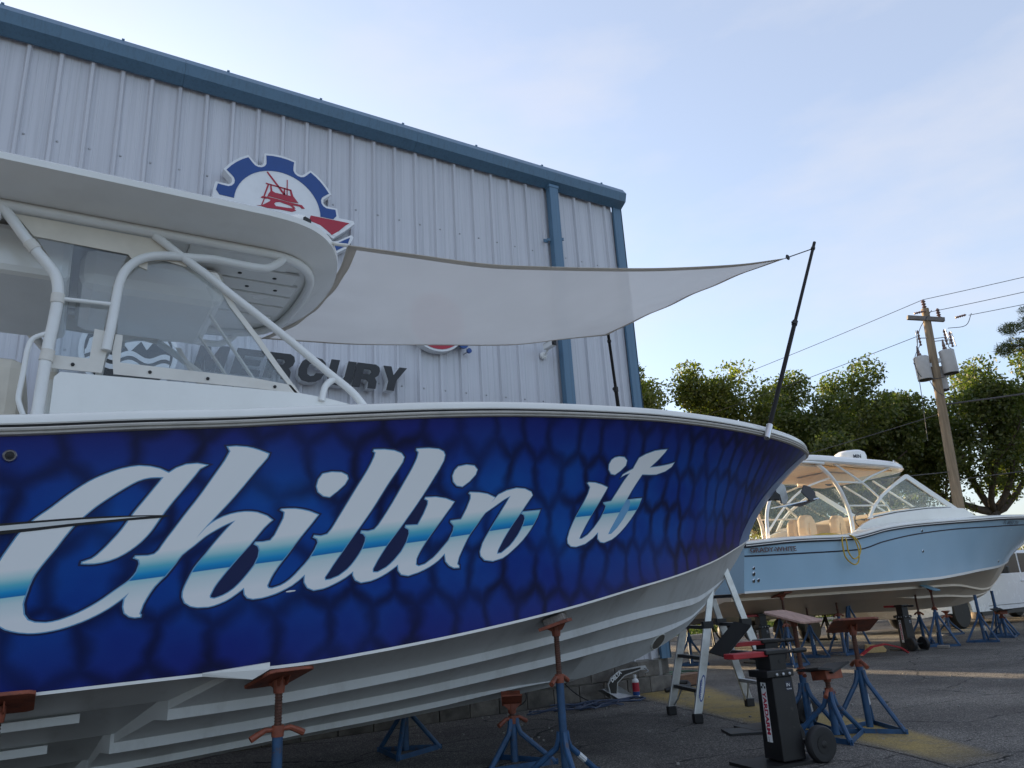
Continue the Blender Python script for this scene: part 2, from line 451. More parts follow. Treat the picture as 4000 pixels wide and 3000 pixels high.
paint('yellow_marking', [(6.75, 8.45), (6.05, 5.95), (5.8, 4.58), (5.35, 3.25)], [(8.3, 8.45), (7.15, 6.3), (6.8, 4.8), (6.05, 3.2)], yellow_m)
# grass blades on the verge
def blades(name, N, area, h, mat):
    x = rng.uniform(area[0], area[1], N); y = rng.uniform(area[2], area[3], N)
    hh = h*rng.uniform(.4, 1.3, N); a = rng.uniform(0, 6.28, N); w = .018*rng.uniform(.6, 1.5, N); ln = rng.uniform(-.6, .6, (N, 2))
    v = np.zeros((N, 3, 3))
    v[:, 0] = np.c_[x-np.cos(a)*w, y-np.sin(a)*w, np.full(N, .05)]
    v[:, 1] = np.c_[x+np.cos(a)*w, y+np.sin(a)*w, np.full(N, .05)]
    v[:, 2] = np.c_[x+ln[:, 0]*hh, y+ln[:, 1]*hh, .06+hh]
    me = bpy.data.meshes.new(name); me.from_pydata(v.reshape(-1, 3).tolist(), [], np.arange(3*N).reshape(-1, 3).tolist())
    me.materials.append(mat)
    o = bpy.data.objects.new(name, me); COL.objects.link(o); return o
def leaf_mat(name, c1, c2, trans=.35):
    m = bpy.data.materials.new(name); m.use_nodes = True
    n, l = m.node_tree.nodes, m.node_tree.links; n.remove(n['Principled BSDF'])
    g = n.new('ShaderNodeNewGeometry')
    r = n.new('ShaderNodeValToRGB'); r.color_ramp.elements[0].color = c1+(1,); r.color_ramp.elements[1].color = c2+(1,)
    l.new(g.outputs['Random Per Island'], r.inputs['Fac'])
    d = n.new('ShaderNodeBsdfDiffuse'); t = n.new('ShaderNodeBsdfTranslucent'); gl = n.new('ShaderNodeBsdfGlossy'); gl.inputs['Roughness'].default_value = .45
    gl.inputs['Color'].default_value = (.5, .5, .5, 1)
    l.new(r.outputs['Color'], d.inputs['Color'])
    hs = n.new('ShaderNodeMix'); hs.data_type = 'RGBA'; hs.blend_type = 'MULTIPLY'; hs.inputs[0].default_value = 1; hs.inputs[7].default_value = (1.25, 1.6, .6, 1)
    l.new(r.outputs['Color'], hs.inputs[6]); l.new(hs.outputs[2], t.inputs['Color'])
    a = n.new('ShaderNodeMixShader'); a.inputs[0].default_value = trans; l.new(d.outputs[0], a.inputs[1]); l.new(t.outputs[0], a.inputs[2])
    b = n.new('ShaderNodeMixShader'); b.inputs[0].default_value = .06; l.new(a.outputs[0], b.inputs[1]); l.new(gl.outputs[0], b.inputs[2])
    l.new(b.outputs[0], n['Material Output'].inputs['Surface'])
    return m
grass_m = leaf_mat('grass blades', (.035, .07, .012), (.14, .16, .04))
tag(blades('grass', 26000, (8, 34, 17.85, 22), .11, grass_m), 'short green grass along the kerb behind the boats', 'grass', kind='stuff')

# ================================================================== METAL BUILDING
YW = 8.5
def streaky(name, col, streak, amt):
    m = MAT(name, col, .42, var=.05, scale=.9, stretch=(5, 5, .35))
    n, l = m.node_tree.nodes, m.node_tree.links; b = n['Principled BSDF']
    old = b.inputs['Base Color'].links[0].from_socket
    tc = n.new('ShaderNodeNewGeometry'); mp = n.new('ShaderNodeMapping'); mp.inputs['Scale'].default_value = (26, 26, .22)
    no = n.new('ShaderNodeTexNoise'); no.inputs['Scale'].default_value = 1; no.inputs['Detail'].default_value = 8; no.inputs['Roughness'].default_value = .7
    l.new(tc.outputs['Position'], mp.inputs['Vector']); l.new(mp.outputs['Vector'], no.inputs['Vector'])
    r = n.new('ShaderNodeMapRange'); r.inputs['From Min'].default_value = .48; r.inputs['From Max'].default_value = .74; r.inputs['To Max'].default_value = amt
    l.new(no.outputs['Fac'], r.inputs['Value'])
    mx = n.new('ShaderNodeMix'); mx.data_type = 'RGBA'; mx.inputs[7].default_value = streak+(1,)
    l.new(r.outputs['Result'], mx.inputs[0]); l.new(old, mx.inputs[6]); l.new(mx.outputs[2], b.inputs['Base Color'])
    return m
wall_m = streaky('white ribbed steel', (.55, .56, .60), (.31, .32, .35), .6)
trim_m = streaky('blue trim steel', (.085, .175, .27), (.05, .10, .15), .6)
block_m = MAT('concrete block', (.15, .138, .122), .92, var=.35, scale=7, bump=.4, bscale=60, dirt=.7, dirtcol=(.05, .045, .04), dscale=4, objvar=.22)
bld = thing('metal_building', (3, 12, 0), 'large pale ribbed metal building with blue gutter and corner trim', 'building')
RIB = .311
X1 = 7.47
def panel_profile(w):
    pts = [(0, 0)]
    for i in range(3):
        x0 = (i+.5)*RIB
        # two shallow stiffeners then the tall rib
        pts += [(x0-.036, 0), (x0-.016, -.038), (x0+.016, -.038), (x0+.036, 0)]
        for c in (x0+.105, x0+.205):
            if c < w-.02: pts += [(c-.014, 0), (c-.006, -.004), (c+.006, -.004), (c+.014, 0)]
    pts += [(w, 0)]
    return pts
pw = 3*RIB
prof = panel_profile(pw)
pm = MB(); kz = (.42, 7.62)
pm.add([(x, y, z) for z in kz for x, y in prof], [[i, i+1, len(prof)+i+1, len(prof)+i] for i in range(len(prof)-1)])
first = None
for i in range(15):
    x0 = X1-(i+1)*pw
    if first is None:
        first = pm.build('wall_panel', wall_m, bld); first.location = V((x0, YW, 0))-bld.location
        first.data.transform(Matrix.Translation(bld.location))
        o = first
    else:
        o = first.copy(); COL.objects.link(o); o.location = V((x0, YW, 0))-bld.location
sc = MB()
for z in (1.62, 4.02, 6.41):
    for i in range(45):
        x = X1-pw*15+RIB*i+.5*RIB+.062
        sc.lathe([(.013, 0), (.013, .004), (.008, .009), (.004, .011)], (x, YW, z), (0, -1, 0), 7)
s_ = sc.build('screw_rows', galv, bld); s_['kind'] = 'stuff'
# shell behind the cladding: side walls, back, low pitched roof
MB().box((7.55, 12.6, 4.0), (.12, 8.0, 7.1)).build('side_wall', wall_m, bld)
MB().box((.4, 16.65, 4.0), (14.4, .1, 7.1)).build('back_wall', wall_m, bld)
MB().box((-6.7, 12.6, 4.0), (.12, 8.0, 7.1)).build('side_wall', wall_m, bld)
MB().add([(-6.8, 8.4, 7.80), (7.66, 8.4, 7.80), (7.66, 12.6, 8.15), (-6.8, 12.6, 8.15), (-6.8, 16.8, 7.80), (7.66, 16.8, 7.80)], [(0, 1, 2, 3), (3, 2, 5, 4)]).build('roof', wall_m, bld, solid=.03)
# gutter in sections with hexagonal face
GP = [(.0, 7.62), (.0, 7.86), (.15, 7.85), (.23, 7.735), (.19, 7.60), (.06, 7.525), (.03, 7.53)]
xs_ = [7.64, 6.9, 3.85, .8, -2.25, -5.3, -6.7]
for a, b in zip(xs_, xs_[1:]):
    m = MB(); n = len(GP)
    for x in (a-.001, b+.002):
        for g, z in GP: m.v.append(V((x, 8.49-g, z)))
    m.f = [[j, (j+1) % n, n+(j+1) % n, n+j] for j in range(n)]+[list(range(n))[::-1], list(range(n, 2*n))]
    m.build('gutter_section', trim_m, bld)
for i in range(12):
    MB().box((7.2-i*1.18, 8.42, 7.866), (.03, .16, .02)).build('gutter_strap', trim_m, bld)
m = MB(); m.box((7.555, 8.445, 3.98), (.17, .02, 7.12)); m.box((7.635, 8.53, 3.98), (.02, .19, 7.12)); m.box((7.475, 8.452, 3.98), (.022, .045, 7.12))
m.build('corner_trim', trim_m, bld)
m = MB(); m.box((6.2, 8.39, 4.1), (.165, .115, 6.9)); m.box((6.2, 8.39, 7.53), (.19, .13, .06))
dp = m.build('downpipe', trim_m, bld, bevel=.012)
MB().beam((6.07, 8.45, 6.62), (6.30, 8.325, 6.62), .02, .045).box((6.05, 8.455, 6.60), (.07, .02, .05)).build('pipe_strap', trim_m, dp)
# concrete block plinth
bm = MB(); bm.box((0, 0, 0), (.392, .18, .197))
b0 = None
mort = MB(); mort.box((.4, 8.585, .215), (14.2, .18, .43)); mort.build('plinth_core', concrete_m, bld)
for c in range(2):
    for i in range(22):
        x = 7.43-i*.4-(.2 if c else 0)+(.0)
        if b0 is None:
            b0 = bm.build('block', block_m, bld, bevel=.008); o = b0
            b0.data.transform(Matrix.Translation(bld.location))
        else: o = b0.copy(); COL.objects.link(o)
        o.location = V((x, 8.55+random.uniform(-.006, .004), .1+c*.21))-bld.location
for i in range(6):
    o = b0.copy(); COL.objects.link(o); o.location = V((7.55, 8.9+i*.4, .1))-bld.location; o.rotation_euler.z = rad(90)
    o = b0.copy(); COL.objects.link(o); o.location = V((7.55, 8.7+i*.4, .31))-bld.location; o.rotation_euler.z = rad(90)

# unseen shed added behind to shade the yard and edge the sun streak
shed = thing('shade_caster_shed', (6.0, 24, 0), 'plain ribbed shed added out of view behind the metal building to shade the yard', 'building')
MB().box((4.70, 24, 3.5), (8.0, 6, 7.0)).build('wall', wall_m, shed)
MB().prism([(-3.3, 0), (3.3, 0), (0, .9)], (.62, 24, 7.0), (0, 1, 0), (0, 0, 1), (8.07, 0, 0)).build('roof', trim_m, shed)

# ------------------------------------------------------------------ signs on the wall
def wallp(name, poly, y, depth, mat, parent, holes=(), **k):
    return MB().prism(poly, (0, y, 0), (1, 0, 0), (0, 0, 1), (0, -depth, 0), holes).build(name, mat, parent, **k)
sg = thing('gear_sign', (1.97, 8.46, 5.3), 'blue gear shaped wall sign with red fishing boat emblem', 'sign')
GC = (1.97, 6.06)
def gear(r_out, r_in, grow=0):
    out = []
    for t in range(8):
        a = 90+45*t
        ha = 13.5
        out += [(GC[0]+(r_out+grow)*math.cos(rad(b)), GC[1]+(r_out+grow)*math.sin(rad(b))) for b in (a-ha-grow*40, a-ha/2, a, a+ha/2, a+ha+grow*40)]
        # scooped valley
        va = a+22.5
        cx, cy = GC[0]+(r_in+.092)*math.cos(rad(va)), GC[1]+(r_in+.092)*math.sin(rad(va))
        R_ = .092-grow
        for q in range(7):
            b = va+180+ (80-q*160/6)*-1
            out.append((cx+R_*math.cos(rad(b)), cy+R_*math.sin(rad(b))))
    return out
def ccw(p):
    return p if sum(p[i][0]*p[(i+1) % len(p)][1]-p[(i+1) % len(p)][0]*p[i][1] for i in range(len(p))) > 0 else p[::-1]
def fixgear(r_out, r_in, grow):
    p = gear(r_out, r_in, grow)
    return sorted(p, key=lambda q: math.atan2(q[1]-GC[1], q[0]-GC[0]))
wallp('back_plate', fixgear(.735, .575, .030), 8.46, .14, sign_white, sg)
up_half = [q for q in fixgear(.735, .575, 0) if 4 < math.degrees(math.atan2(q[1]-GC[1], q[0]-GC[0])) < 176]
wallp('blue_ring', [(GC[0]+.69, GC[1]+.03)]+up_half+[(GC[0]-.69, GC[1]+.03)]+circ(GC[0], GC[1], .525, 30, 177, 3), 8.319, .004, sign_blue, sg)
red = MB()
def rp(poly): red.prism(poly, (0, 8.319, 0), (1, 0, 0), (0, 0, 1), (0, -.005, 0))
T = lambda pts: [((700+x*.452), (500+y*.452)) for x, y in pts]
# emblem outline points measured on the wall, metres
EMB = [[(1.81, 6.539), (1.823, 6.553), (2.048, 6.289), (2.03, 6.272)], [(2.059, 6.497), (2.07, 6.5), (2.074, 6.279), (2.063, 6.276)], [(1.805, 6.39), (2.12, 6.373), (2.115, 6.355), (1.806, 6.375)], [(1.829, 6.377), (1.848, 6.377), (1.801, 6.2), (1.783, 6.198)], [(1.857, 6.376), (1.874, 6.378), (1.888, 6.295), (1.924, 6.28), (2.023, 6.282), (2.027, 6.373), (2.041, 6.373), (2.044, 6.287), (2.115, 6.282), (2.099, 6.359), (2.12, 6.368), (2.144, 6.289), (2.211, 6.208), (2.111, 6.199), (1.856, 6.214), (1.829, 6.199), (1.841, 6.243), (1.867, 6.29)], [(1.754, 6.175), (1.774, 6.196), (1.871, 6.202), (2.111, 6.191), (2.255, 6.19), (2.292, 6.15), (2.256, 6.141), (2.227, 6.163), (2.14, 6.161), (2.177, 6.126), (2.156, 6.113), (2.112, 6.147), (1.984, 6.167), (1.935, 6.154), (1.915, 6.125), (1.937, 6.098), (2.07, 6.108), (2.149, 6.119), (2.185, 6.096), (2.136, 6.067), (2.001, 6.066), (1.834, 6.049), (1.752, 6.057), (1.711, 6.053), (1.765, 6.066), (1.805, 6.097), (1.859, 6.143), (1.872, 6.17), (1.844, 6.176), (1.761, 6.167)], [(1.795, 6.182), (1.809, 6.183), (1.776, 6.074), (1.762, 6.075)]]
for p in EMB: rp(p)
red.build('boat_emblem', sign_red, sg)
wallp('bow_plate', [(2.35, 6.11), (2.69, 6.13), (2.93, 6.13), (2.945, 6.095), (2.82, 5.965), (2.66, 5.82), (2.5, 5.92), (2.3, 5.95)], 8.46, .135, sign_white, sg)
wallp('bow_emblem', [(2.37, 6.075), (2.872, 6.085), (2.826, 6.046), (2.735, 5.942), (2.645, 5.864), (2.585, 5.907), (2.495, 5.968), (2.35, 6.0)], 8.323, .005, sign_red, sg)
wallp('wave_plate', [(2.45, 5.72), (2.72, 5.80), (2.9, 5.925), (2.935, 5.90), (2.86, 5.74), (2.7, 5.62), (2.4, 5.56)], 8.46, .13, sign_white, sg)
wallp('wave_emblem', [(2.50, 5.70), (2.72, 5.77), (2.885, 5.885), (2.85, 5.77), (2.7, 5.655), (2.5, 5.62)], 8.327, .004, sign_blue, sg)

LET = {
 'M': ([(0, 0), (.25, 0), (.25, .6), (.42, 0), (.58, 0), (.75, .6), (.75, 0), (1, 0), (1, 1), (.66, 1), (.5, .45), (.34, 1), (0, 1)], []),
 'E': ([(0, 0), (1, 0), (1, .24), (.33, .24), (.33, .39), (.92, .39), (.92, .61), (.33, .61), (.33, .76), (1, .76), (1, 1), (0, 1)], []),
 'R': ([(0, 0), (.32, 0), (.32, .34), (.5, .34), (.62, .26), (.64, 0), (.97, 0), (.95, .3), (.84, .44), (.96, .56), (.99, .74), (.92, .91), (.76, 1), (0, 1)], [[(.32, .56), (.58, .56), (.65, .66), (.58, .77), (.32, .77)]]),
 'C': ([(1, .64), (.67, .64), (.62, .74), (.5, .78), (.36, .7), (.32, .5), (.37, .3), (.5, .23), (.62, .27), (.68, .38), (1, .38), (.92, .16), (.76, .04), (.5, -.01), (.22, .05), (.05, .23), (0, .5), (.06, .78), (.24, .96), (.5, 1.01), (.78, .95), (.94, .82)], []),
 'U': ([(0, 1), (.33, 1), (.33, .36), (.4, .25), (.52, .23), (.63, .27), (.67, .38), (.67, 1), (1, 1), (1, .34), (.92, .12), (.74, 0), (.5, -.02), (.24, .01), (.06, .13), (0, .34)], []),
 'Y': ([(.34, 0), (.66, 0), (.66, .4), (1, 1), (.67, 1), (.5, .64), (.33, 1), (0, 1), (.34, .4)], []),
}
ms = thing('letter_sign', (2.0, 8.46, 3.7), 'dark italic channel letter wall sign reading MERCURY with round emblem', 'sign')
for i, (ch, x0) in enumerate(zip('MERCURY', (1.115, 1.505, 1.86, 2.235, 2.59, 2.915, 3.255))):
    poly, holes = LET[ch]
    w, h, z0 = .315, .315, 3.89
    tf = lambda p, g=0: [(x0+x*w+y*h*.24, z0+y*h) for x, y in p]
    b = wallp('letter', tf(poly), 8.46, .12, sign_white, ms, [tf(q) for q in holes])
    wallp('letter_face', tf(poly), 8.338, .012, dark_sign, b, [tf(q) for q in holes])
# round emblem with peaks and waves, seen through the boat's curtain
wallp('roundel', circ(.50, 4.03, .47, 40), 8.46, .10, sign_white, ms)
wallp('roundel_face', circ(.50, 4.03, .42, 40), 8.358, .006, dark_sign, ms)
wallp('roundel_peaks', [(.12, 4.12), (.36, 4.30), (.45, 4.16), (.57, 4.29), (.78, 4.33), (.90, 4.10), (.74, 4.19), (.66, 4.06), (.60, 4.15), (.5, 4.02), (.42, 4.12), (.3, 3.98), (.1, 4.0)], 8.351, .006, sign_white, ms)
for dz in (0, -.10):
    up = [(.09+.8*i/20, 4.0+dz+.035*math.sin(i*.75)) for i in range(21)]
    wallp('roundel_wave', up+[(x, z-.055) for x, z in up[::-1]], 8.351, .007, sign_white, ms)
rs = thing('round_red_sign', (4.1, 8.46, 4.5), 'round red wall sign with white rim half hidden behind the shade sail', 'sign')
wallp('rim', circ(4.1, 4.93, .43, 40), 8.46, .12, sign_white, rs)
wallp('face', circ(4.1, 4.93, .40, 40), 8.338, .006, sign_red, rs)
bs = thing('blue_disc_sign', (4.56, 8.46, 4.5), 'small blue disc markers on posts below the round red sign', 'sign')
for x, z, r in ((4.50, 4.68, .075), (4.585, 4.585, .035)):
    wallp('disc', circ(x, z, r, 20), 8.40, .03, sign_blue, bs)
    MB().tube([(x-.06, 8.49, z-.05), (x, 8.40, z)], .008, 6).build('post', galv, bs)
cm = thing('security_camera', (5.83, 8.35, 4.72), 'white bullet security camera on the wall beside the blue downpipe', 'camera')
m = MB().box((5.83, 8.25, 4.79), (.085, .22, .085)); m.build('housing', white_pipe, cm, bevel=.012)
MB().box((5.83, 8.232, 4.838), (.10, .25, .012)).build('visor', white_pipe, cm)
MB().box((5.83, 8.137, 4.79), (.074, .008, .074)).lathe([(.022, 0), (.022, .008), (.012, .01)], (5.83, 8.133, 4.785), (0, -1, 0), 12).build('lens', rubber_black, cm)
MB().lathe([(.055, 0), (.055, .03), (.03, .05)], (5.85, 8.47, 4.70), (0, -1, 0), 16).tube([(5.85, 8.42, 4.70), (5.84, 8.33, 4.74)], .015, 8).build('mount', white_pipe, cm)
# ================================================================== BLUE BOAT (near)
class Hull:
    def __init__(s, yk, x0, xc1, xs1, sheer, chine, keel, bs, bc, stem_pow, flare):
        s.yk, s.x0, s.xc1, s.xs1, s.sheer, s.chine, s.keel = yk, x0, xc1, xs1, sheer, chine, keel
        s.bs, s.bc, s.sp, s.flare = bs, bc, stem_pow, flare
    def side(s, t, q):
        """near side: t 0 stern .. 1 stem, q 0 chine .. 1 sheer"""
        xc = s.x0+(s.xc1-s.x0)*t
        xs = xc+(s.xs1-s.xc1)*t**4
        h = max(q, 0)**1.3*t**4+q*(1-t**4)
        x = xc+(xs-xc)*h
        k = 1.15+s.flare*min(1, max(0, (t-.35)/.6))
        bc, bsv = s.bc(xc), s.bs(xs)
        b = bc+(bsv-bc)*max(q, 0)**k
        zc, zs = interp(s.chine, xc), interp(s.sheer, xs)
        return V((x, s.yk-b, zc+(zs-zc)*q))
    def normal(s, t, q):
        e = 1e-3
        a = s.side(min(t+e, 1), q)-s.side(t-e, q); b = s.side(t, q+e)-s.side(t, q-e)
        n = a.cross(b)
        return n.normalized() if n.length > 0 else V((0, -1, 0))
    def mirror(s, p): return V((p.x, 2*s.yk-p.y, p.z))
    def sheer_path(s, ts):
        near = [s.side(t, 1) for t in ts]
        return near+[s.mirror(p) for p in near[::-1][1:]]
    def line_path(s, ts, q):
        near = [s.side(t, q) for t in ts]
        return near+[s.mirror(p) for p in near[::-1][1:]]
def plan(B, X0, Xt, p, q):
    def f(x):
        if x <= X0: return B
        if x >= Xt: return 0.0
        return B*(1-((x-X0)/(Xt-X0))**p)**(1/q)
    return f
H1 = Hull(6.0, -3, 6.8, 7.9,
  [(-3,1.98),(-.3,2.172),(.34,2.248),(.82,2.300),(1.26,2.357),(1.67,2.411),(2.2,2.478),(2.77,2.540),(3.66,2.616),(4.43,2.672),(5.2,2.708),(5.9,2.731),(6.5,2.743),(7.2,2.752),(7.9,2.755)],
  [(-3,.86),(-.13,.931),(.63,.950),(1.3,.962),(1.74,.992),(2.06,1.02),(2.41,1.055),(2.97,1.12),(3.49,1.19),(4.2,1.30),(4.85,1.398),(5.57,1.53),(6.2,1.68),(6.8,1.82)],
  [(-3,.28),(.4,.31),(1.23,.352),(1.72,.383),(2.25,.405),(2.85,.440),(3.4,.474),(3.93,.510),(4.25,.548),(4.52,.588),(4.95,.658),(5.2,.727),(5.41,.798),(5.66,.906),(5.83,1.012),(6.016,1.145),(6.14,1.235),(6.355,1.400),(6.6,1.62),(6.8,1.82)],
  plan(1.6, .8, 7.9, 2.2, 1.6), plan(1.42, .5, 6.8, 1.9, 1.25), 1.3, 1.25)
TS = [1-(1-i/150)**1.7 for i in range(151)]
boat = thing('sport_fishing_boat', (3, 6, .3), 'large fishing boat in blue fish scale wrap lettered Chillin it', 'boat')
# printed wrap: airbrushed scales, violet towards the edges
def wrap_material():
    m = bpy.data.materials.new('printed scale wrap'); n, l, b = nodes(m)
    uv = n.new('ShaderNodeUVMap'); uv.uv_map = 'print'
    wob = n.new('ShaderNodeTexNoise'); wob.inputs['Scale'].default_value = 2.1; wob.inputs['Detail'].default_value = 3; l.new(uv.outputs[0], wob.inputs['Vector'])
    ad = n.new('ShaderNodeMix'); ad.data_type = 'RGBA'; ad.blend_type = 'LINEAR_LIGHT'; ad.inputs[0].default_value = .13
    l.new(uv.outputs[0], ad.inputs[6]); l.new(wob.outputs['Color'], ad.inputs[7])
    # staggered honeycomb of elongated scales
    def vm_(op, x, y):
        q = n.new('ShaderNodeVectorMath'); q.operation = op
        for i, z_ in enumerate((x, y)):
            if z_ is None: continue
            if isinstance(z_, tuple): q.inputs[i].default_value = z_
            else: l.new(z_, q.inputs[i])
        return q
    def ma(op, x, y=None):
        q = n.new('ShaderNodeMath'); q.operation = op
        for i, z_ in enumerate((x, y)):
            if z_ is None: continue
            if isinstance(z_, (int, float)): q.inputs[i].default_value = z_
            else: l.new(z_, q.inputs[i])
        return q.outputs[0]
    P_ = vm_('ADD', vm_('MULTIPLY', ad.outputs[2], (1/.26, .866/.33, 0)).outputs[0], (40, 40.3, 0)).outputs[0]
    RR, HH = (1, 1.732, 1), (.5, .866, 0)
    A_ = vm_('SUBTRACT', vm_('MODULO', P_, RR).outputs[0], HH).outputs[0]
    B_ = vm_('SUBTRACT', vm_('MODULO', vm_('SUBTRACT', P_, HH).outputs[0], RR).outputs[0], HH).outputs[0]
    A_ = vm_('MULTIPLY', A_, (1, 1, 0)).outputs[0]; B_ = vm_('MULTIPLY', B_, (1, 1, 0)).outputs[0]
    less = ma('LESS_THAN', vm_('DOT_PRODUCT', A_, A_).outputs['Value'], vm_('DOT_PRODUCT', B_, B_).outputs['Value'])
    gv = n.new('ShaderNodeMix'); gv.data_type = 'VECTOR'; l.new(less, gv.inputs[0]); l.new(B_, gv.inputs[4]); l.new(A_, gv.inputs[5])
    ab = vm_('ABSOLUTE', gv.outputs[1], None).outputs[0]
    sx_ = n.new('ShaderNodeSeparateXYZ'); l.new(ab, sx_.inputs[0])
    dist = ma('SUBTRACT', .5, ma('MAXIMUM', vm_('DOT_PRODUCT', ab, (.5, .866, 0)).outputs['Value'], sx_.outputs[0]))
    r = n.new('ShaderNodeMapRange'); r.interpolation_type = 'SMOOTHSTEP'; r.inputs['From Min'].default_value = .0; r.inputs['From Max'].default_value = .25; l.new(dist, r.inputs['Value'])
    lo_ = n.new('ShaderNodeMapRange'); lo_.inputs['From Min'].default_value = .35; lo_.inputs['From Max'].default_value = .65; lo_.inputs['To Min'].default_value = .10; lo_.inputs['To Max'].default_value = .50
    wv_ = n.new('ShaderNodeTexNoise'); wv_.inputs['Scale'].default_value = 1.7; l.new(uv.outputs[0], wv_.inputs['Vector']); l.new(wv_.outputs['Fac'], lo_.inputs['Value']); l.new(lo_.outputs['Result'], r.inputs['To Min'])
    big = n.new('ShaderNodeTexNoise'); big.inputs['Scale'].default_value = 1.6; big.inputs['Detail'].default_value = 5; l.new(uv.outputs[0], big.inputs['Vector'])
    cr = n.new('ShaderNodeValToRGB'); e = cr.color_ramp.elements
    e[0].position = .34; e[0].color = (.004, .034, .24, 1); e[1].position = .68; e[1].color = (.006, .082, .36, 1)
    l.new(big.outputs['Fac'], cr.inputs['Fac'])
    # violet print at the top and bottom edges and towards the stem
    sp = n.new('ShaderNodeSeparateXYZ'); l.new(uv.outputs[0], sp.inputs[0])
    at = n.new('ShaderNodeAttribute'); at.attribute_name = 'edge_tone'
    vm = n.new('ShaderNodeMix'); vm.data_type = 'RGBA'; l.new(at.outputs['Fac'], vm.inputs[0]); l.new(cr.outputs['Color'], vm.inputs[6]); vm.inputs[7].default_value = (.012, .014, .15, 1)
    ln = n.new('ShaderNodeMix'); ln.data_type = 'RGBA'; l.new(r.outputs['Result'], ln.inputs[0]); ln.inputs[6].default_value = (.004, .006, .035, 1); l.new(vm.outputs[2], ln.inputs[7])
    # fine print grain
    gr = n.new('ShaderNodeTexNoise'); gr.inputs['Scale'].default_value = 240; l.new(uv.outputs[0], gr.inputs['Vector'])
    gm_ = n.new('ShaderNodeMapRange'); gm_.inputs['To Min'].default_value = .82; gm_.inputs['To Max'].default_value = 1.18; l.new(gr.outputs['Fac'], gm_.inputs['Value'])
    gx = n.new('ShaderNodeMix'); gx.data_type = 'RGBA'; gx.blend_type = 'MULTIPLY'; gx.inputs[0].default_value = 1
    l.new(ln.outputs[2], gx.inputs[6]); l.new(gm_.outputs['Result'], gx.inputs[7])
    l.new(gx.outputs[2], b.inputs['Base Color'])
    b.inputs['Roughness'].default_value = .30; b.inputs['Specular IOR Level'].default_value = .25
    return m
wrap_m = wrap_material()
qs = [i/24 for i in range(25)]
hm = MB(); hm.grid(lambda t, q: H1.side(t, q), TS, qs)
k0 = len(hm.v)
hm.grid(lambda t, q: H1.mirror(H1.side(t, q)), TS, qs[::-1])
hull = hm.build('hull', wrap_m, boat, smooth='all')
uvl = hull.data.uv_layers.new(name='print')
off = wloc(boat)
for lp in hull.data.loops:
    p = hull.data.vertices[lp.vertex_index].co+off
    uvl.data[lp.index].uv = ((math.exp(.075*p.x)-1)/.075*.76, p.z)
ea = hull.data.attributes.new('edge_tone', 'FLOAT', 'POINT')
vals = []
for side in range(2):
    for t in TS:
        for q in (qs if side == 0 else qs[::-1]):
            e = max(0, (q-.72)/.28)*.9 + max(0, (.34-q)/.34)*.85 + max(0, (t-.78)/.22)*.8
            vals.append(min(1, e))
ea.data.foreach_set('value', vals)

# ---- bottom with chine flat and three spray rails, step amidships
STEP = .62
def strakes(x):
    f = lambda a, xs, xe: a+(1-a)*max(0, min(1, (x-xs)/(xe-xs)))**4.2
    hgt = lambda xe: .058*max(0, min(1, (xe-x)/.9))
    return [(f(.30, 3.2, 6.42), hgt(6.42)), (f(.585, 2.8, 6.06), hgt(6.06)), (f(.85, 2.0, 4.3), .042*max(0, min(1, (4.1-x)/1.3)))]
def bottom_section(x, raise_=0, rails=True):
    c = V((x, H1.yk-H1.bc(x), interp(H1.chine, x))); kz_ = interp(H1.keel, x)
    kp = V((x, H1.yk, min(kz_, c.z)))
    fl = min(.075, .5*(kp.y-c.y))
    c2 = V((x, c.y+fl, c.z-.004))
    up = V((0, 0, raise_))
    out = [c, c2+up*.6]
    for f, h in strakes(x):
        p = c2.lerp(kp, f)
        if not rails: h = 0
        slope = (kp.z-c2.z)/max(.05, kp.y-c2.y)
        w = h/max(.12, -slope)
        w = min(w, max(0, kp.y-p.y))
        out += [p+up, p+V((0, -.004, -h))+up, p+V((0, w, min(0, slope*w)))+up+V((0, 0, -.0005))]
    out.append(kp+up)
    return out
bt = MB()
def skew(rows_x, raise_, rails):
    """stations whose points follow the raked step line (chine further forward than keel)"""
    S = []
    for g_ in rows_x:
        row = []
        for j, xs_ in enumerate(XSTEP):
            x = g_(xs_); row.append(bottom_section(x, raise_, rails)[j])
        S.append(row)
    return S
XSTEP = [1.05, 1.0, .68, .675, .62, .44, .42, .38, .335, .33, .30, .24]
secs = skew([(lambda xs_, q=1-(1-i/90)**1.5: xs_+(6.8-xs_)*q) for i in range(91)], 0, True)
secs_a = skew([(lambda xs_, q=i/12: -3+(xs_+3)*q) for i in range(13)], .05, False)
def addsecs(S, mirror):
    n = len(S[0]); k = len(bt.v)
    for s in S:
        for p in s: bt.v.append(H1.mirror(p) if mirror else p)
    for i in range(len(S)-1):
        for j in range(n-1):
            q = [k+i*n+j, k+i*n+j+1, k+(i+1)*n+j+1, k+(i+1)*n+j]
            bt.f.append(q if mirror else q[::-1])
for mir in (False, True):
    addsecs(secs, mir); addsecs(secs_a, mir); addsecs([secs_a[-1], secs[0]], mir)
bottom_m = MAT('grey white bottom paint', (.56, .57, .57), .4, var=.06, scale=2, dirt=.5, dirtcol=(.27, .26, .24), stretch=(1.2, .5, .5), dscale=4)
bot = bt.build('hull_bottom', bottom_m, boat, smooth=True, merge=.0004)
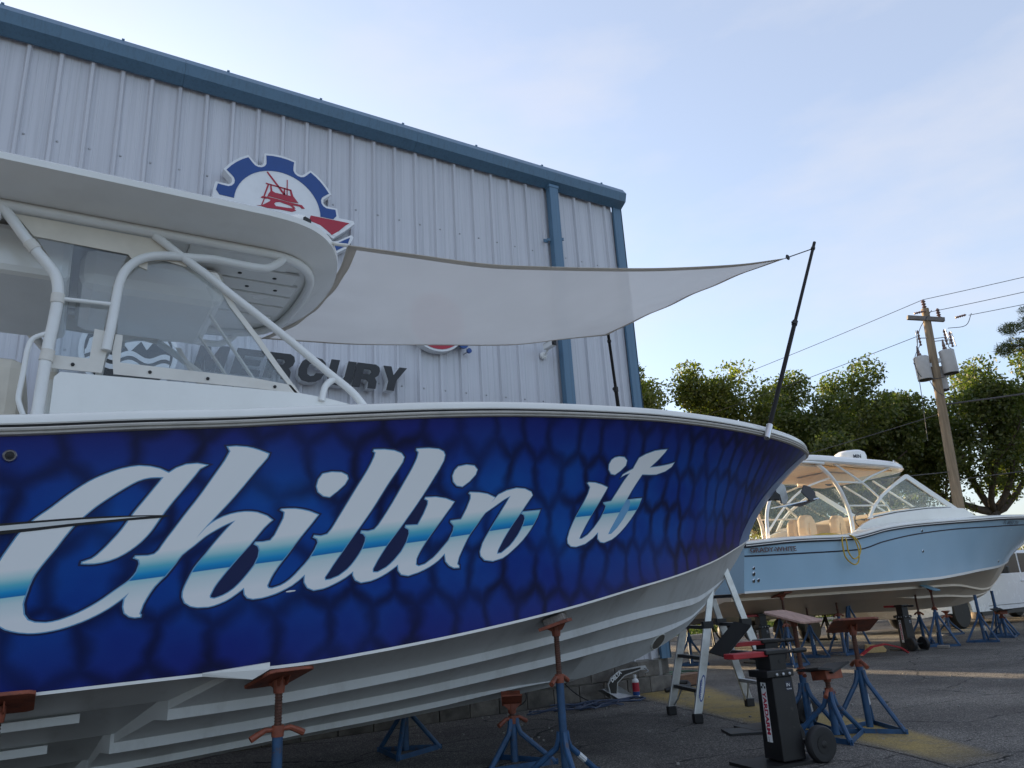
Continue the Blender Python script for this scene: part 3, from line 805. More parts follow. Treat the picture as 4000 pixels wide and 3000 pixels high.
# two rail stubs aft of the step
for dy, z0, x1 in ((.40, .055, .23), (.80, .055, .10)):
    pts = []
    for i in range(9):
        x = -3+(x1+3)*i/8
        s = bottom_section(x, .05, False); c2, kp = s[1], s[-1]
        f = dy/1.35; p = c2.lerp(kp, f)
        pts.append(p)
    m = MB(); m.sweep(pts, [(0, 0), (.004, -.045), (-.14, -.05), (-.15, 0)]); m.build('spray_rail', bottom_m, bot)
# white boot stripe along the chine
bstr = MB()
for mir in (False, True):
    g = [[H1.side(t, q)+H1.normal(min(t, .985), max(q, .01))*.004 for q in (-.004, .0, .008)] for t in TS[:147]]
    k = len(bstr.v)
    for r in g:
        for p in r: bstr.v.append(H1.mirror(p) if mir else p)
    for i in range(len(g)-1):
        for j in range(2):
            q = [k+i*3+j, k+(i+1)*3+j, k+(i+1)*3+j+1, k+i*3+j+1]; bstr.f.append(q if not mir else q[::-1])
bstr.build('boot_stripe', white_gel, boat)
# chine notch ahead of the step
m = MB(); p0 = H1.side(.4215, 0); p1 = H1.side(.385, 0)
m.add([p0+V((0, -.012, .032)), p0+V((0, -.012, -.004)), p0+V((-.09, .0, -.05)), p1+V((0, .0, -.004)), p1+V((0, -.008, .012))], [(0, 1, 2, 3, 4)])
m.build('chine_scoop', white_gel, boat, solid=.012)
# pale stem band
st = MB(); n_ = 24
rows = []
for i in range(n_):
    q = i/(n_-1)
    row = []
    for tt in (.945+.025*q, .958+.02*q, .97+.014*q, .98+.008*q, .991, .9985):
        row.append(H1.side(tt, q)+H1.normal(min(tt, .985), max(.01, q))*.003)
    rows.append(row+[H1.mirror(p) for p in row[::-1]])
stem_m = MAT('blue white stem fade', (.14, .19, .33), .3, var=.1)
w_ = len(rows[0])
for r_ in rows: st.v += r_
for i in range(n_-1):
    for j in range(w_-1): st.f.append([i*w_+j, i*w_+j+1, (i+1)*w_+j+1, (i+1)*w_+j])
st.build('stem_band', stem_m, boat, smooth='all')
# rub rail, dark insert, gunwale cap
path = H1.sheer_path(TS)
MB().sweep(path, [(-.02, -.006), (.012, -.004), (.022, .001), (.024, .008), (.017, .013), (.030, .018), (.033, .028), (.026, .035), (.012, .038), (-.02, .038)]).build('rub_rail', MAT('grey vinyl rail', (.50, .48, .44), .5, var=.14, scale=7, dirt=.5, dirtcol=(.14, .12, .1), dscale=7), boat, smooth=True)
MB().sweep(path, [(-.02, .0385), (.011, .0385), (.016, .044), (.011, .051), (-.02, .051)]).build('rail_insert', rubber_black, boat, smooth=True)
MB().sweep(path, [(-.02, .0515), (.014, .0515), (.020, .058), (.021, .085), (.012, .103), (-.02, .113), (-.10, .118), (-.20, .118), (-.22, .10), (-.22, .05)]).build('gunwale', white_gel, boat, smooth=True)
# foredeck, cockpit liner
dk = MB(); sec = []
for t in [.44+.555*i/40 for i in range(41)]:
    p = H1.side(t, 1); b = max(.0, H1.yk-p.y-.19)
    sec.append([V((p.x, H1.yk+b*c, p.z+.112+.07*(1-c*c))) for c in (-1, -.8, -.5, -.2, 0, .2, .5, .8, 1)])
for s in sec: dk.v += s
for i in range(40):
    for j in range(8): dk.f.append([i*9+j, (i+1)*9+j, (i+1)*9+j+1, i*9+j+1])
dk.build('foredeck', white_gel, boat, smooth='all')
MB().add([(-3, 4.62, 1.55), (1.8, 4.62, 1.55), (1.8, 7.38, 1.55), (-3, 7.38, 1.55)], [(0, 1, 2, 3)]).add([(-3, 4.6, 1.55), (1.9, 4.6, 1.55), (1.9, 4.6, 2.45), (-3, 4.6, 2.05)], [(0, 1, 2, 3)]).add([(-3, 7.4, 1.55), (1.9, 7.4, 1.55), (1.9, 7.4, 2.45), (-3, 7.4, 2.05)], [(3, 2, 1, 0)]).add([(1.45, 4.6, 1.55), (1.45, 7.4, 1.55), (1.45, 7.4, 2.52), (1.45, 4.6, 2.50)], [(0, 1, 2, 3)]).add([(-3, 4.6, .9), (-3, 7.4, .9), (-3, 7.4, 2.1), (-3, 4.6, 2.1)], [(0, 1, 2, 3)]).build('cockpit_liner', white_gel, boat, solid=.02)
# fuel fill style fitting in the topside
p = H1.side(.2827, .919); nn = H1.normal(.2827, .919)
ft = MB().lathe([(.032, -.01), (.032, .006), (.028, .011), (.021, .011)], p, nn, 22).build('through_hull', steel, boat, smooth=True)
MB().lathe([(.021, 0), (.021, .012), (.012, .0125), (.011, .014), (.004, .015)], p, nn, 18).build('plug', rubber_black, ft)
# bow thruster tunnel
def on_bottom(x, f):
    s = bottom_section(x, 0, False); return s[1].lerp(s[-1], f)
c0 = on_bottom(5.22, .89); e1 = (on_bottom(5.32, .89)-on_bottom(5.12, .89)).normalized(); e2 = (on_bottom(5.22, .98)-on_bottom(5.22, .8)).normalized()
nb = e1.cross(e2).normalized()
if nb.y > 0: nb = -nb
tun = MB().lathe([(.098, -.02), (.098, .006), (.092, .010), (.086, .008)], c0, nb, 30).build('thruster_tunnel', white_gel, bot, smooth=True)
MB().lathe([(.086, -.02), (.086, .0085), (.02, .009)], c0, nb, 30).build('tunnel_shade_disc', MAT('tunnel shade', (.11, .10, .085), .7), tun)  # flush disc, the shade inside the tunnel given as a dark colour

# ---- lettering printed on the hull side
CHILLIN=[(3203,4769),(3231,4742),(3261,4728),(3295,4750),(3330,4804),(3365,4897),(3399,5031),(3422,5148),(3446,5285),(3467,5427),(3493,5646),(3515,5869),(3531,6078),(3547,6298),(3561,6470),(3576,6655),(3592,6837),(3607,7006),(3623,7172),(3641,7354),(3662,7577),(3685,7817),(3704,8015),(3729,8294),(3764,8427),(3712,8513),(3654,8491),(3606,8364),(3570,8176),(3522,8363),(3473,8466),(3418,8515),(3379,8490),(3338,8435),(3313,8384),(3288,8320),(3263,8248),(3238,8171),(3214,8086),(3189,7980),(3162,7844),(3134,7687),(3108,7530),(3085,7380),(3063,7229),(3041,7079),(3017,6930),(2992,6783),(2969,6635),(2950,6492),(2933,6347),(2917,6185),(2901,5988),(2887,5773),(2874,5575),(2859,5347),(2846,5119),(2837,4931),(2828,4726),(2821,4509),(2817,4276),(2814,4031),(2815,3790),(2819,3551),(2827,3315),(2837,3106),(2858,2848),(2883,2648),(2906,2523),(2932,2438),(2966,2356),(3003,2299),(3028,2280),(3054,2275),(3080,2283),(3109,2304),(3139,2338),(3169,2387),(3201,2451),(3234,2530),(3265,2620),(3295,2719),(3323,2829),(3350,2947),(3377,3085),(3403,3230),(3422,3345),(3437,3457),(3420,3239),(3418,2948),(3428,2702),(3453,2551),(3480,2493),(3507,2500),(3509,2573),(3501,2622),(3514,2986),(3526,3187),(3542,3420),(3559,3627),(3584,3842),(3609,4030),(3631,4254),(3652,4471),(3666,4646),(3682,4812),(3711,4991),(3742,5169),(3768,5337),(3796,5505),(3822,5627),(3852,5751),(3880,5858),(3914,5965),(3946,6052),(3911,5786),(3886,5562),(3858,5305),(3840,5131),(3823,4951),(3806,4772),(3788,4594),(3770,4417),(3754,4245),(3738,4001),(3725,3768),(3713,3539),(3706,3342),(3707,3124),(3722,2897),(3753,2741),(3790,2667),(3848,2651),(3877,2688),(3906,2750),(3935,2825),(3964,2932),(3997,3093),(4032,3276),(4039,3021),(4057,2872),(4089,2807),(4136,2821),(4172,2863),(4214,2937),(4245,3013),(4278,3107),(4309,3212),(4347,3394),(4382,3589),(4383,3294),(4406,3054),(4446,2924),(4506,2951),(4540,3012),(4575,3094),(4611,3191),(4644,3294),(4690,3487),(4691,3341),(4711,3123),(4750,2985),(4815,3005),(4852,3065),(4890,3149),(4925,3253),(4955,3361),(4998,3535),(5004,3291),(5029,3093),(5081,3001),(5151,3080),(5192,3157),(5233,3256),(5271,3377),(5304,3507),(5346,3753),(5360,3401),(5391,3191),(5432,3052),(5472,3032),(5471,3114),(5455,3202),(5464,3507),(5479,3736),(5496,3987),(5514,4233),(5534,4470),(5557,4674),(5584,4887),(5615,5169),(5649,5432),(5721,5690),(5761,5845),(5798,5986),(5850,6131),(5816,5745),(5788,5443),(5757,5113),(5726,4794),(5697,4493),(5672,4234),(5653,4005),(5639,3628),(5647,3430),(5684,3209),(5759,3099),(5844,3182),(5886,3312),(5927,3483),(5969,3676),(6009,3894),(6045,4133),(6077,4394),(6106,4699),(6129,4984),(6145,5308),(6085,5306),(6026,5304),(5984,5297),(5975,5233),(6000,5153),(6013,4976),(6004,4709),(5988,4465),(5964,4193),(5933,3933),(5897,3703),(5827,3424),(5790,3419),(5794,3580),(5829,4015),(5857,4315),(5891,4640),(5915,4852),(5941,5064),(5965,5272),(5999,5589),(6028,5857),(6054,6086),(6036,6265),(5974,6437),(5897,6497),(5813,6413),(5744,6241),(5687,5884),(5720,6106),(5648,6314),(5576,6410),(5501,6456),(5494,6414),(5509,6343),(5511,6149),(5488,5711),(5471,5474),(5452,5233),(5372,5217),(5370,5174),(5401,4967),(5399,4747),(5368,4329),(5318,3990),(5290,3805),(5259,3633),(5199,3405),(5153,3351),(5131,3429),(5132,3699),(5146,3915),(5167,4160),(5192,4407),(5222,4675),(5246,4882),(5272,5103),(5297,5312),(5330,5603),(5358,5843),(5381,6072),(5312,6258),(5235,6365),(5157,6385),(5152,6325),(5177,6238),(5178,6063),(5154,5643),(5136,5416),(5118,5185),(5074,5201),(5031,5216),(5029,5138),(5056,5030),(5062,4843),(5049,4488),(5015,4091),(4970,3766),(4943,3613),(4915,3483),(4858,3333),(4825,3360),(4823,3496),(4851,3857),(4868,4039),(4888,4250),(4910,4467),(4935,4680),(4961,4900),(4989,5134),(5018,5388),(5047,5656),(5077,5934),(5107,6225),(5137,6526),(5165,6817),(5190,7100),(5214,7373),(5234,7603),(5263,8004),(5268,8256),(5254,8419),(5215,8544),(5142,8605),(5098,8610),(5053,8609),(5052,8547),(5069,8448),(5063,8200),(5053,8009),(5036,7745),(5018,7500),(4995,7215),(4971,6912),(4945,6584),(4917,6239),(4889,5922),(4862,5629),(4836,5363),(4809,5180),(4767,5133),(4724,5177),(4721,5102),(4740,5048),(4756,4901),(4756,4723),(4740,4411),(4722,4196),(4699,3974),(4675,3776),(4649,3607),(4598,3390),(4546,3289),(4513,3287),(4509,3403),(4533,3642),(4551,3841),(4579,4124),(4608,4397),(4641,4720),(4675,5045),(4708,5353),(4740,5664),(4773,5991),(4807,6358),(4840,6742),(4870,7084),(4896,7364),(4919,7600),(4937,7787),(4961,8054),(4968,8268),(4945,8450),(4894,8587),(4826,8662),(4755,8683),(4751,8612),(4766,8551),(4760,8352),(4747,8121),(4727,7821),(4709,7596),(4688,7348),(4664,7069),(4637,6742),(4608,6386),(4580,6049),(4553,5720),(4527,5408),(4501,5192),(4461,5136),(4421,5184),(4417,5122),(4440,5040),(4448,4879),(4433,4600),(4403,4247),(4378,4036),(4349,3824),(4323,3630),(4296,3462),(4268,3335),(4241,3244),(4193,3162),(4171,3193),(4164,3292),(4180,3590),(4195,3793),(4215,4019),(4238,4245),(4266,4498),(4287,4704),(4309,4928),(4332,5147),(4356,5361),(4380,5569),(4400,5745),(4432,6047),(4376,6222),(4335,6305),(4290,6370),(4244,6393),(4207,6394),(4203,6368),(4226,6264),(4223,6023),(4211,5813),(4196,5577),(4180,5327),(4158,5130),(4114,5093),(4074,5102),(4069,5032),(4091,4940),(4101,4776),(4098,4494),(4079,4168),(4063,4001),(4043,3812),(4024,3642),(3999,3445),(3975,3284),(3946,3147),(3917,3044),(3874,2962),(3853,3003),(3850,3087),(3868,3406),(3884,3595),(3907,3824),(3927,4020),(3951,4240),(3975,4454),(3998,4649),(4021,4838),(4044,5034),(4068,5257),(4093,5487),(4114,5679),(4138,5847),(4158,5970),(4124,6161),(4066,6335),(4031,6381),(3995,6399),(3957,6385),(3919,6339),(3881,6258),(3846,6147),(3817,6011),(3791,5845),(3768,5639),(3746,5418),(3764,5594),(3782,5771),(3804,5980),(3836,6254),(3872,6562),(3905,6844),(3930,7071),(3951,7271),(3973,7475),(3996,7702),(4020,7933),(4041,8142),(4072,8412),(4094,8618),(4100,8774),(4038,8965),(4006,9045),(3974,9109),(3911,9168),(3866,9160),(3871,9088),(3881,8968),(3859,8597),(3844,8406),(3826,8185),(3807,7949),(3787,7698),(3766,7434),(3744,7170),(3722,6920),(3699,6672),(3675,6407),(3649,6101),(3621,5779),(3596,5495),(3577,5258),(3562,5058),(3542,4918),(3511,4870),(3476,4882),(3451,4890),(3445,4823),(3468,4743),(3475,4575),(3466,4283),(3453,4120),(3434,3953),(3416,3846),(3395,3738),(3373,3620),(3348,3483),(3322,3337),(3295,3201),(3267,3080),(3239,2969),(3212,2873),(3185,2792),(3159,2726),(3135,2676),(3103,2634),(3075,2623),(3027,2680),(2996,2794),(2976,3017),(2966,3413),(2969,3610),(2975,3822),(2981,4072),(2991,4334),(3000,4498),(3012,4661),(3025,4835),(3041,5023),(3058,5221),(3077,5438),(3096,5686),(3117,5953),(3139,6203),(3163,6424),(3188,6629),(3212,6810),(3234,6961),(3255,7088),(3277,7213),(3301,7343),(3326,7471),(3350,7590),(3374,7704),(3397,7809),(3419,7894),(3449,7973),(3479,8011),(3511,8012),(3544,7997),(3523,7755),(3499,7495),(3480,7281),(3459,7052),(3440,6850),(3421,6639),(3406,6452),(3390,6231),(3372,6002),(3350,5764),(3326,5538),(3306,5349),(3286,5185),(3266,5034),(3245,4916),(3204,4822)]
IT=[(6588,6544),(6600,6582),(6670,6542),(6746,6416),(6821,6239),(6806,6012),(6784,5751),(6757,5436),(6726,5105),(6695,4774),(6667,4468),(6643,4188),(6607,3737),(6598,3574),(6626,3554),(6686,3715),(6748,4051),(6806,4501),(6840,4975),(6846,5219),(6815,5353),(6812,5397),(6896,5444),(6942,5927),(6972,6267),(7001,6596),(7044,6988),(6999,6923),(6954,6787),(6966,6929),(7020,7101),(7069,7241),(7086,7547),(7105,7864),(7175,8089),(7270,8288),(7338,8353),(7412,8409),(7401,8236),(7351,7805),(7313,7558),(7271,7305),(7396,7386),(7503,7513),(7564,7617),(7549,7360),(7484,7078),(7380,6882),(7294,6874),(7201,6894),(7173,6575),(7143,6232),(7121,5960),(7099,5666),(7076,5367),(7052,5054),(7028,4737),(7005,4454),(6975,4107),(6951,3841),(6933,3582),(6968,3578),(7028,3860),(7089,4332),(7132,4825),(7139,5193),(7122,5385),(7099,5446),(7185,5451),(7273,5459),(7255,4994),(7227,4647),(7189,4274),(7140,3914),(7086,3601),(7035,3386),(6987,3241),(6897,3136),(6849,3210),(6812,3413),(6804,3768),(6751,3495),(6671,3249),(6573,3170),(6516,3234),(6477,3430),(6467,3668),(6480,4090),(6501,4433),(6527,4797),(6552,5095),(6576,5380),(6599,5693),(6616,5976),(6624,6315)]
DOT1=[(4436,7778),(4492,7829),(4554,7782),(4592,7644),(4601,7490),(4584,7260),(4539,6987),(4494,6763),(4454,6826),(4418,7020),(4405,7262),(4413,7552)]
DOT2=[(5382,7690),(5446,7752),(5509,7687),(5538,7496),(5529,7271),(5485,6965),(5434,6748),(5388,6812),(5357,7016),(5346,7275),(5358,7525)]
DOT3=[(6826,7895),(6873,7942),(6932,7903),(6971,7722),(6972,7433),(6928,7151),(6873,6933),(6827,6992),(6789,7245),(6780,7527),(6797,7771)]
BILL=[(2758,6513),(2785,6537),(2825,6558),(2905,6572),(3000,6579),(3091,6585),(3184,6582),(3280,6562),(3378,6533),(3483,6496),(3569,6461),(3603,6423),(3549,6352),(3478,6340),(3381,6327),(3251,6292),(3126,6255),(3045,6222),(2976,6191),(2898,6160),(2831,6130),(2793,6108),(2764,6088)]
BILLW=[(2759,6433),(2786,6447),(2826,6462),(2906,6482),(3001,6497),(3092,6502),(3185,6499),(3286,6486),(3379,6472),(3444,6460),(3500,6448),(3449,6438),(3380,6422),(3253,6393),(3125,6364),(3043,6336),(2974,6310),(2896,6292),(2829,6274),(2791,6253),(2762,6231)]
SLOT=[(4277,2986),(4301,3021),(4335,3005),(4331,2962),(4302,2942),(4279,2951)]
BAND=[(0.2867, 0.3697), (0.3602, 0.4007), (0.391, 0.4161), (0.4237, 0.4268), (0.4576, 0.4379), (0.4887, 0.4422), (0.5193, 0.4449), (0.5532, 0.4499), (0.5841, 0.4569), (0.6084, 0.4601), (0.6527, 0.4759), (0.6992, 0.4755), (0.7232, 0.4782)]
def decal(name, polys, offset, mat, grow=0, band=False, label=None, step=.035, parent=None):
    SX, SY = 9.8, 1.55
    pts, faces, edges = [], [], []
    for P in polys:
        Q = [V((a*1e-4*SX, b*1e-4*SY)) for a, b in P]
        R_ = [Q[0]]
        for p in Q[1:]:
            if (p-R_[-1]).length > .0015: R_.append(p)
        Q = R_
        area = sum(Q[i].x*Q[(i+1) % len(Q)].y-Q[(i+1) % len(Q)].x*Q[i].y for i in range(len(Q)))
        if area < 0: Q = Q[::-1]
        if grow:
            G = []
            for i in range(len(Q)):
                a = (Q[i]-Q[i-1]).normalized(); b = (Q[(i+1) % len(Q)]-Q[i]).normalized()
                nrm = V((a.y+b.y, -(a.x+b.x)))
                if nrm.length < 1e-3: nrm = V((a.y, -a.x))
                nrm.normalize()
                c = max(.45, nrm.dot(V((a.y, -a.x))))
                G.append(Q[i]+nrm*grow/c)
            Q = G
        k = len(pts); pts += Q; faces.append(list(range(k, k+len(Q))))
    lo = V((min(p.x for p in pts), min(p.y for p in pts))); hi = V((max(p.x for p in pts), max(p.y for p in pts)))
    x = lo.x
    while x < hi.x:
        y = lo.y
        while y < hi.y:
            pts.append(V((x+random.uniform(-.003, .003), y+random.uniform(-.003, .003)))); y += step
        x += step
    r = delaunay_2d_cdt(pts, [], faces, 1, 1e-5)
    ov, of = r[0], r[2]
    used = sorted({i for f in of for i in f}); rem = {i: j for j, i in enumerate(used)}
    m = MB(); bv = []
    for i in used:
        t, q = ov[i].x/SX, ov[i].y/SY
        m.v.append(H1.side(t, q)+H1.normal(t, max(q, .01))*offset)
        bv.append((q-interp(BAND, t))*SY)
    m.f = [[rem[i] for i in f] for f in of]
    o = m.build(name, mat, parent or boat, smooth='all', label=label)
    if band:
        a = o.data.attributes.new('band', 'FLOAT', 'POINT'); a.data.foreach_set('value', bv)
    return o
def letter_material():
    m = bpy.data.materials.new('letter print'); n, l, b = nodes(m)
    at = n.new('ShaderNodeAttribute'); at.attribute_name = 'band'
    mr = n.new('ShaderNodeMapRange'); mr.inputs['From Min'].default_value = -.14; mr.inputs['From Max'].default_value = .20; l.new(at.outputs['Fac'], mr.inputs['Value'])
    r = n.new('ShaderNodeValToRGB'); e = r.color_ramp.elements
    stops = [(0, (.82, .83, .84)), (.30, (.62, .74, .76)), (.408, (.38, .66, .70)), (.413, (.004, .17, .47)), (.50, (.008, .30, .62)), (.62, (.12, .50, .62)), (.74, (.50, .72, .74)), (.88, (.84, .85, .85))]
    while len(e) < len(stops): e.new(.5)
    for el, (p_, c) in zip(e, stops): el.position = p_; el.color = c+(1,)
    l.new(mr.outputs['Result'], r.inputs['Fac']); l.new(r.outputs['Color'], b.inputs['Base Color'])
    b.inputs['Roughness'].default_value = .32; b.inputs['Specular IOR Level'].default_value = .4
    return m
allp = [CHILLIN, IT, DOT1, DOT2, DOT3]
halo_m = MAT('letter shadow print', (.004, .012, .075), .32, var=.05)
edge_m = MAT('letter edge print', (.16, .38, .62), .32, var=.05)
letter_m = letter_material()
decal('lettering_shadow', allp, .0012, halo_m, grow=.016)
decal('lettering_edge', allp, .0024, edge_m, grow=.005)
decal('lettering', allp, .0036, letter_m, grow=-.0015, band=True, label='white script reading Chillin it with cyan band')
bl_ = decal('bill_marking', [BILL], .005, rubber_black)
decal('bill_highlight', [BILLW], .0064, MAT('print white', (.66, .68, .68), .32, var=.1))
decal('scrape_mark', [SLOT], .004, MAT('bare white', (.7, .72, .73), .4))

# ---- trunk cabin and T-top
CY = 5.9            # centre line of the top
m = MB()
side_prof = [(-.09, 1.6), (-.09, 2.70), (-.06, 2.735), (.6, 2.742), (1.09, 2.745), (1.40, 2.745), (1.60, 2.725), (1.80, 2.69), (2.3, 2.60), (2.3, 2.4), (1.6, 1.6)]
m.prism(side_prof, (0, 5.06, 0), (1, 0, 0), (0, 0, 1), (0, 1.68, 0))
m.build('console', white_gel, boat, bevel=.03)
top = white_pipe
def pipes(name, pts, r, n=12):
    for mir in (0, 1):
        P = smooth_path([V((p[0], (p[2] if len(p) > 2 else 5.05), p[1])) for p in pts], 4)
        if mir: P = [V((p.x, 2*CY-p.y, p.z)) for p in P]
        MB().tube(P, r, n).build(name, top, boat, smooth=True)
pipes('frame_pipe', [(-.152, 2.30), (-.141, 2.818), (-.126, 3.053), (-.121, 3.22), (-.141, 3.334), (-.185, 3.405), (-.255, 3.486), (-.324, 3.566), (-.416, 3.688), (-.475, 3.76)], .033)
pipes('frame_pipe', [(.170, 2.90), (.183, 3.05), (.195, 3.235), (.205, 3.359), (.23, 3.455), (.291, 3.541), (.372, 3.592), (.475, 3.619), (.569, 3.629), (.769, 3.652), (.923, 3.648), (1.082, 3.648), (1.148, 3.665), (1.213, 3.715), (1.245, 3.755)], .029)
pipes('frame_pipe', [(.385, 3.752), (.584, 3.618), (.740, 3.518), (.897, 3.408), (1.111, 3.263), (1.341, 3.102), (1.575, 2.929), (1.766, 2.793), (1.87, 2.68)], .028)
pipes('frame_strut', [(1.651, 2.885), (1.575, 2.815), (1.546, 2.70)], .024)
pipes('frame_rung', [(-.10, 3.203), (.19, 3.213)], .014)
pipes('grab_rail', [(-.15, 2.968), (-.218, 2.926), (-.24, 2.856), (-.246, 2.702), (-.253, 2.56), (-.241, 2.505), (-.215, 2.44)], .015)
pipes('frame_pipe', [(-.47, 3.69), (-1.2, 3.66), (-1.9, 3.66)], .026)
for mir in (0, 1):
    for a, b in (((-.142, 2.79), (-.134, 2.86)), ((-.121, 3.17), (-.122, 3.23)), ((-.27, 3.505), (-.31, 3.55))):
        P = [V((q[0], 5.05, q[1])) for q in (a, b)]
        if mir: P = [V((p.x, 2*CY-p.y, p.z)) for p in P]
        MB().tube(P, .038, 14).build('pipe_collar', canvas_white, boat, smooth=True)
ring = [(-1.9, 5.05), (1.0, 5.05), (1.22, 5.06), (1.38, 5.13), (1.49, 5.26), (1.555, 5.45), (1.58, 5.68), (1.585, 5.9)]
rp_ = smooth_path([V((x, y, 3.772)) for x, y in ring[1:]], 5)
full = [V((-1.9, 5.05, 3.772))]+rp_+[V((p.x, 2*CY-p.y, p.z)) for p in rp_[::-1][1:]]+[V((-1.9, 2*CY-5.05, 3.772))]
MB().tube(full, .034, 12).build('top_ring', top, boat, smooth=True)
# hardtop shell
def outline(z, sc):
    pts = [(-2.3, 4.66), (1.05, 4.67), (1.22, 4.69), (1.38, 4.75), (1.52, 4.87), (1.64, 5.06), (1.73, 5.30), (1.79, 5.58), (1.81, 5.9)]
    P = smooth_path([V((x, y, 0)) for x, y in pts[1:]], 4)
    P = [V((-2.3, 4.66, 0))]+P
    P = P+[V((p.x, 2*CY-p.y, 0)) for p in P[::-1][1:]]
    c = V((-.3, CY, 0))
    return [V((c.x+(p.x-c.x)*(1-sc*.62), c.y+(p.y-c.y)*(1-sc), z)) for p in P]
rings = [outline(3.80, .30), outline(3.805, .16), outline(3.835, .07), outline(3.862, .014), outline(3.868, 0), outline(3.908, -.004), outline(3.922, .01), outline(3.96, .12), outline(4.00, .35), outline(4.02, .7)]
hs = MB(); nn_ = len(rings[0])
for r_ in rings: hs.v += r_
for i in range(len(rings)-1):
    for j in range(nn_-1):
        hs.f.append([i*nn_+j, (i+1)*nn_+j, (i+1)*nn_+j+1, i*nn_+j+1][::-1])
    hs.f.append([i*nn_+nn_-1, (i+1)*nn_+nn_-1, (i+1)*nn_, i*nn_][::-1])
hs.f.append(list(range(nn_))); hs.f.append(list(range((len(rings)-1)*nn_, len(rings)*nn_))[::-1])
ht = hs.build('hardtop', white_gel, boat, smooth=True)
# ridged liner boards between the pipes
for i in range(6):
    y = 5.22+i*.225
    x1 = 1.50-(abs(y-CY)/.82)**3*.30
    m = MB().box(((.62+x1)/2, y, 3.787), (x1-.62, .195, .026)); m.build('liner_board', white_gel, ht, bevel=.01)
for x, y in ((1.12, 5.67), (1.34, 5.67), (1.02, 5.45), (1.28, 5.45)): MB().lathe([(.016, 0), (.016, .004), (.006, .006)], (x, y, 3.774), (0, 0, -1), 10).build('liner_screw', rubber_black, ht)
MB().box((-.03, 4.86, 3.838), (.075, .20, .012), Matrix.Rotation(rad(-8), 3, 'X')).build('mount_plate', white_pipe, ht, bevel=.004)
for dx in (-.025, .025):
    for dy in (-.075, .075): MB().lathe([(.009, 0), (.009, .004)], (-.03+dx, 4.86+dy, 3.829-dy*.14), (0, 0, -1), 8).build('plate_screw', rubber_black, ht)
sp_ = MB().lathe([(.085, 0), (.085, .03), (.07, .07), (.04, .09), (.01, .095)], (1.30, 4.86, 3.925), (0, 0, 1), 20); so = sp_.build('horn_light', white_gel, ht, smooth=True)
MB().box((1.335, 4.772, 3.952), (.06, .02, .028), Matrix.Rotation(rad(30), 3, 'Z')).build('lens', rubber_black, so)
# overhead electronics box and helm interior
MB().box((.45, CY, 3.62), (.95, 1.0, .30)).build('electronics_box', white_gel, boat, bevel=.09)
MB().box((-.35, CY, 3.60), (.55, 1.25, .34)).build('electronics_box', white_gel, boat, bevel=.05)
MB().box((-.5, CY, 2.35), (.5, 1.1, 1.1)).build('helm_seat', cream_vinyl, boat, bevel=.08)
# clear curtains with canvas hems
vinyl = clear_vinyl('clear vinyl', (.95, .97, .98), .035)
def sheet(name, poly, y, mat, parent, th=.004, holes=()):
    out = []
    for mir in (0, 1):
        yy = y if not mir else 2*CY-y
        out.append(MB().prism(poly, (0, yy, 0), (1, 0, 0), (0, 0, 1), (0, th if mir else -th, 0), holes).build(name, mat, parent))
    return out
fwd = [(.235, 2.80), (.6, 2.80), (1.06, 2.795), (1.345, 2.775), (1.235, 2.91), (1.07, 3.125), (.90, 3.335), (.72, 3.60), (.45, 3.60), (.32, 3.54), (.24, 3.43), (.215, 3.2)]
aft = [(-.10, 2.80), (.13, 2.80), (.15, 3.1), (.17, 3.36), (.24, 3.60), (-.28, 3.61), (-.15, 3.42), (-.10, 3.25)]
sheet('clear_curtain', fwd, 5.085, vinyl, boat)
sheet('clear_curtain', aft, 5.085, vinyl, boat)
sheet('curtain_hem', [(.225, 2.755), (1.09, 2.752), (1.385, 2.742), (1.33, 2.800), (1.06, 2.825), (.6, 2.83), (.255, 2.835), (.255, 3.02), (.215, 3.02), (.205, 2.9)], 5.075, canvas_white, boat, .008)
sheet('curtain_hem', [(-.11, 2.755), (.16, 2.755), (.175, 2.9), (.19, 3.03), (.095, 3.04), (.085, 2.84), (-.105, 2.84)], 5.075, canvas_white, boat, .008)
sheet('curtain_hem', [(1.36, 2.745), (1.395, 2.748), (1.27, 2.905), (1.10, 3.13), (.94, 3.325), (.80, 3.56), (.755, 3.56), (.895, 3.325), (1.065, 3.115), (1.235, 2.89)], 5.075, canvas_white, boat, .008)
sheet('valance', [(-.405, 3.735), (.46, 3.735), (.62, 3.62), (.60, 3.57), (.47, 3.59), (.36, 3.57), (.36, 3.50), (.30, 3.52), (.24, 3.59), (-.29, 3.605)], 5.08, cream_vinyl, boat, .01)
m = MB()
for x, z in ((.0, 2.79), (.43, 2.79), (.78, 2.785), (1.22, 2.775)): m.lathe([(.011, 0), (.011, .006), (.006, .008)], (x, 5.066, z), (0, -1, 0), 10)
m.build('snap', rubber_black, boat)
# raked windscreen curtain between the two slanted hems
a_, b_, c_, d_ = V((1.36, 5.10, 2.78)), V((1.36, 2*CY-5.10, 2.78)), V((.78, 2*CY-5.10, 3.58)), V((.78, 5.10, 3.58))
MB().add([a_, b_, c_, d_], [(0, 1, 2, 3)]).build('windscreen_curtain', vinyl, boat)
m = MB()
for f in (.36, .66): m.beam(a_.lerp(b_, f)+V((.01, 0, 0)), d_.lerp(c_, f)+V((.01, 0, 0)), .045, .012)
m.beam(a_, b_, .02, .06); m.build('windscreen_seam', canvas_white, boat)

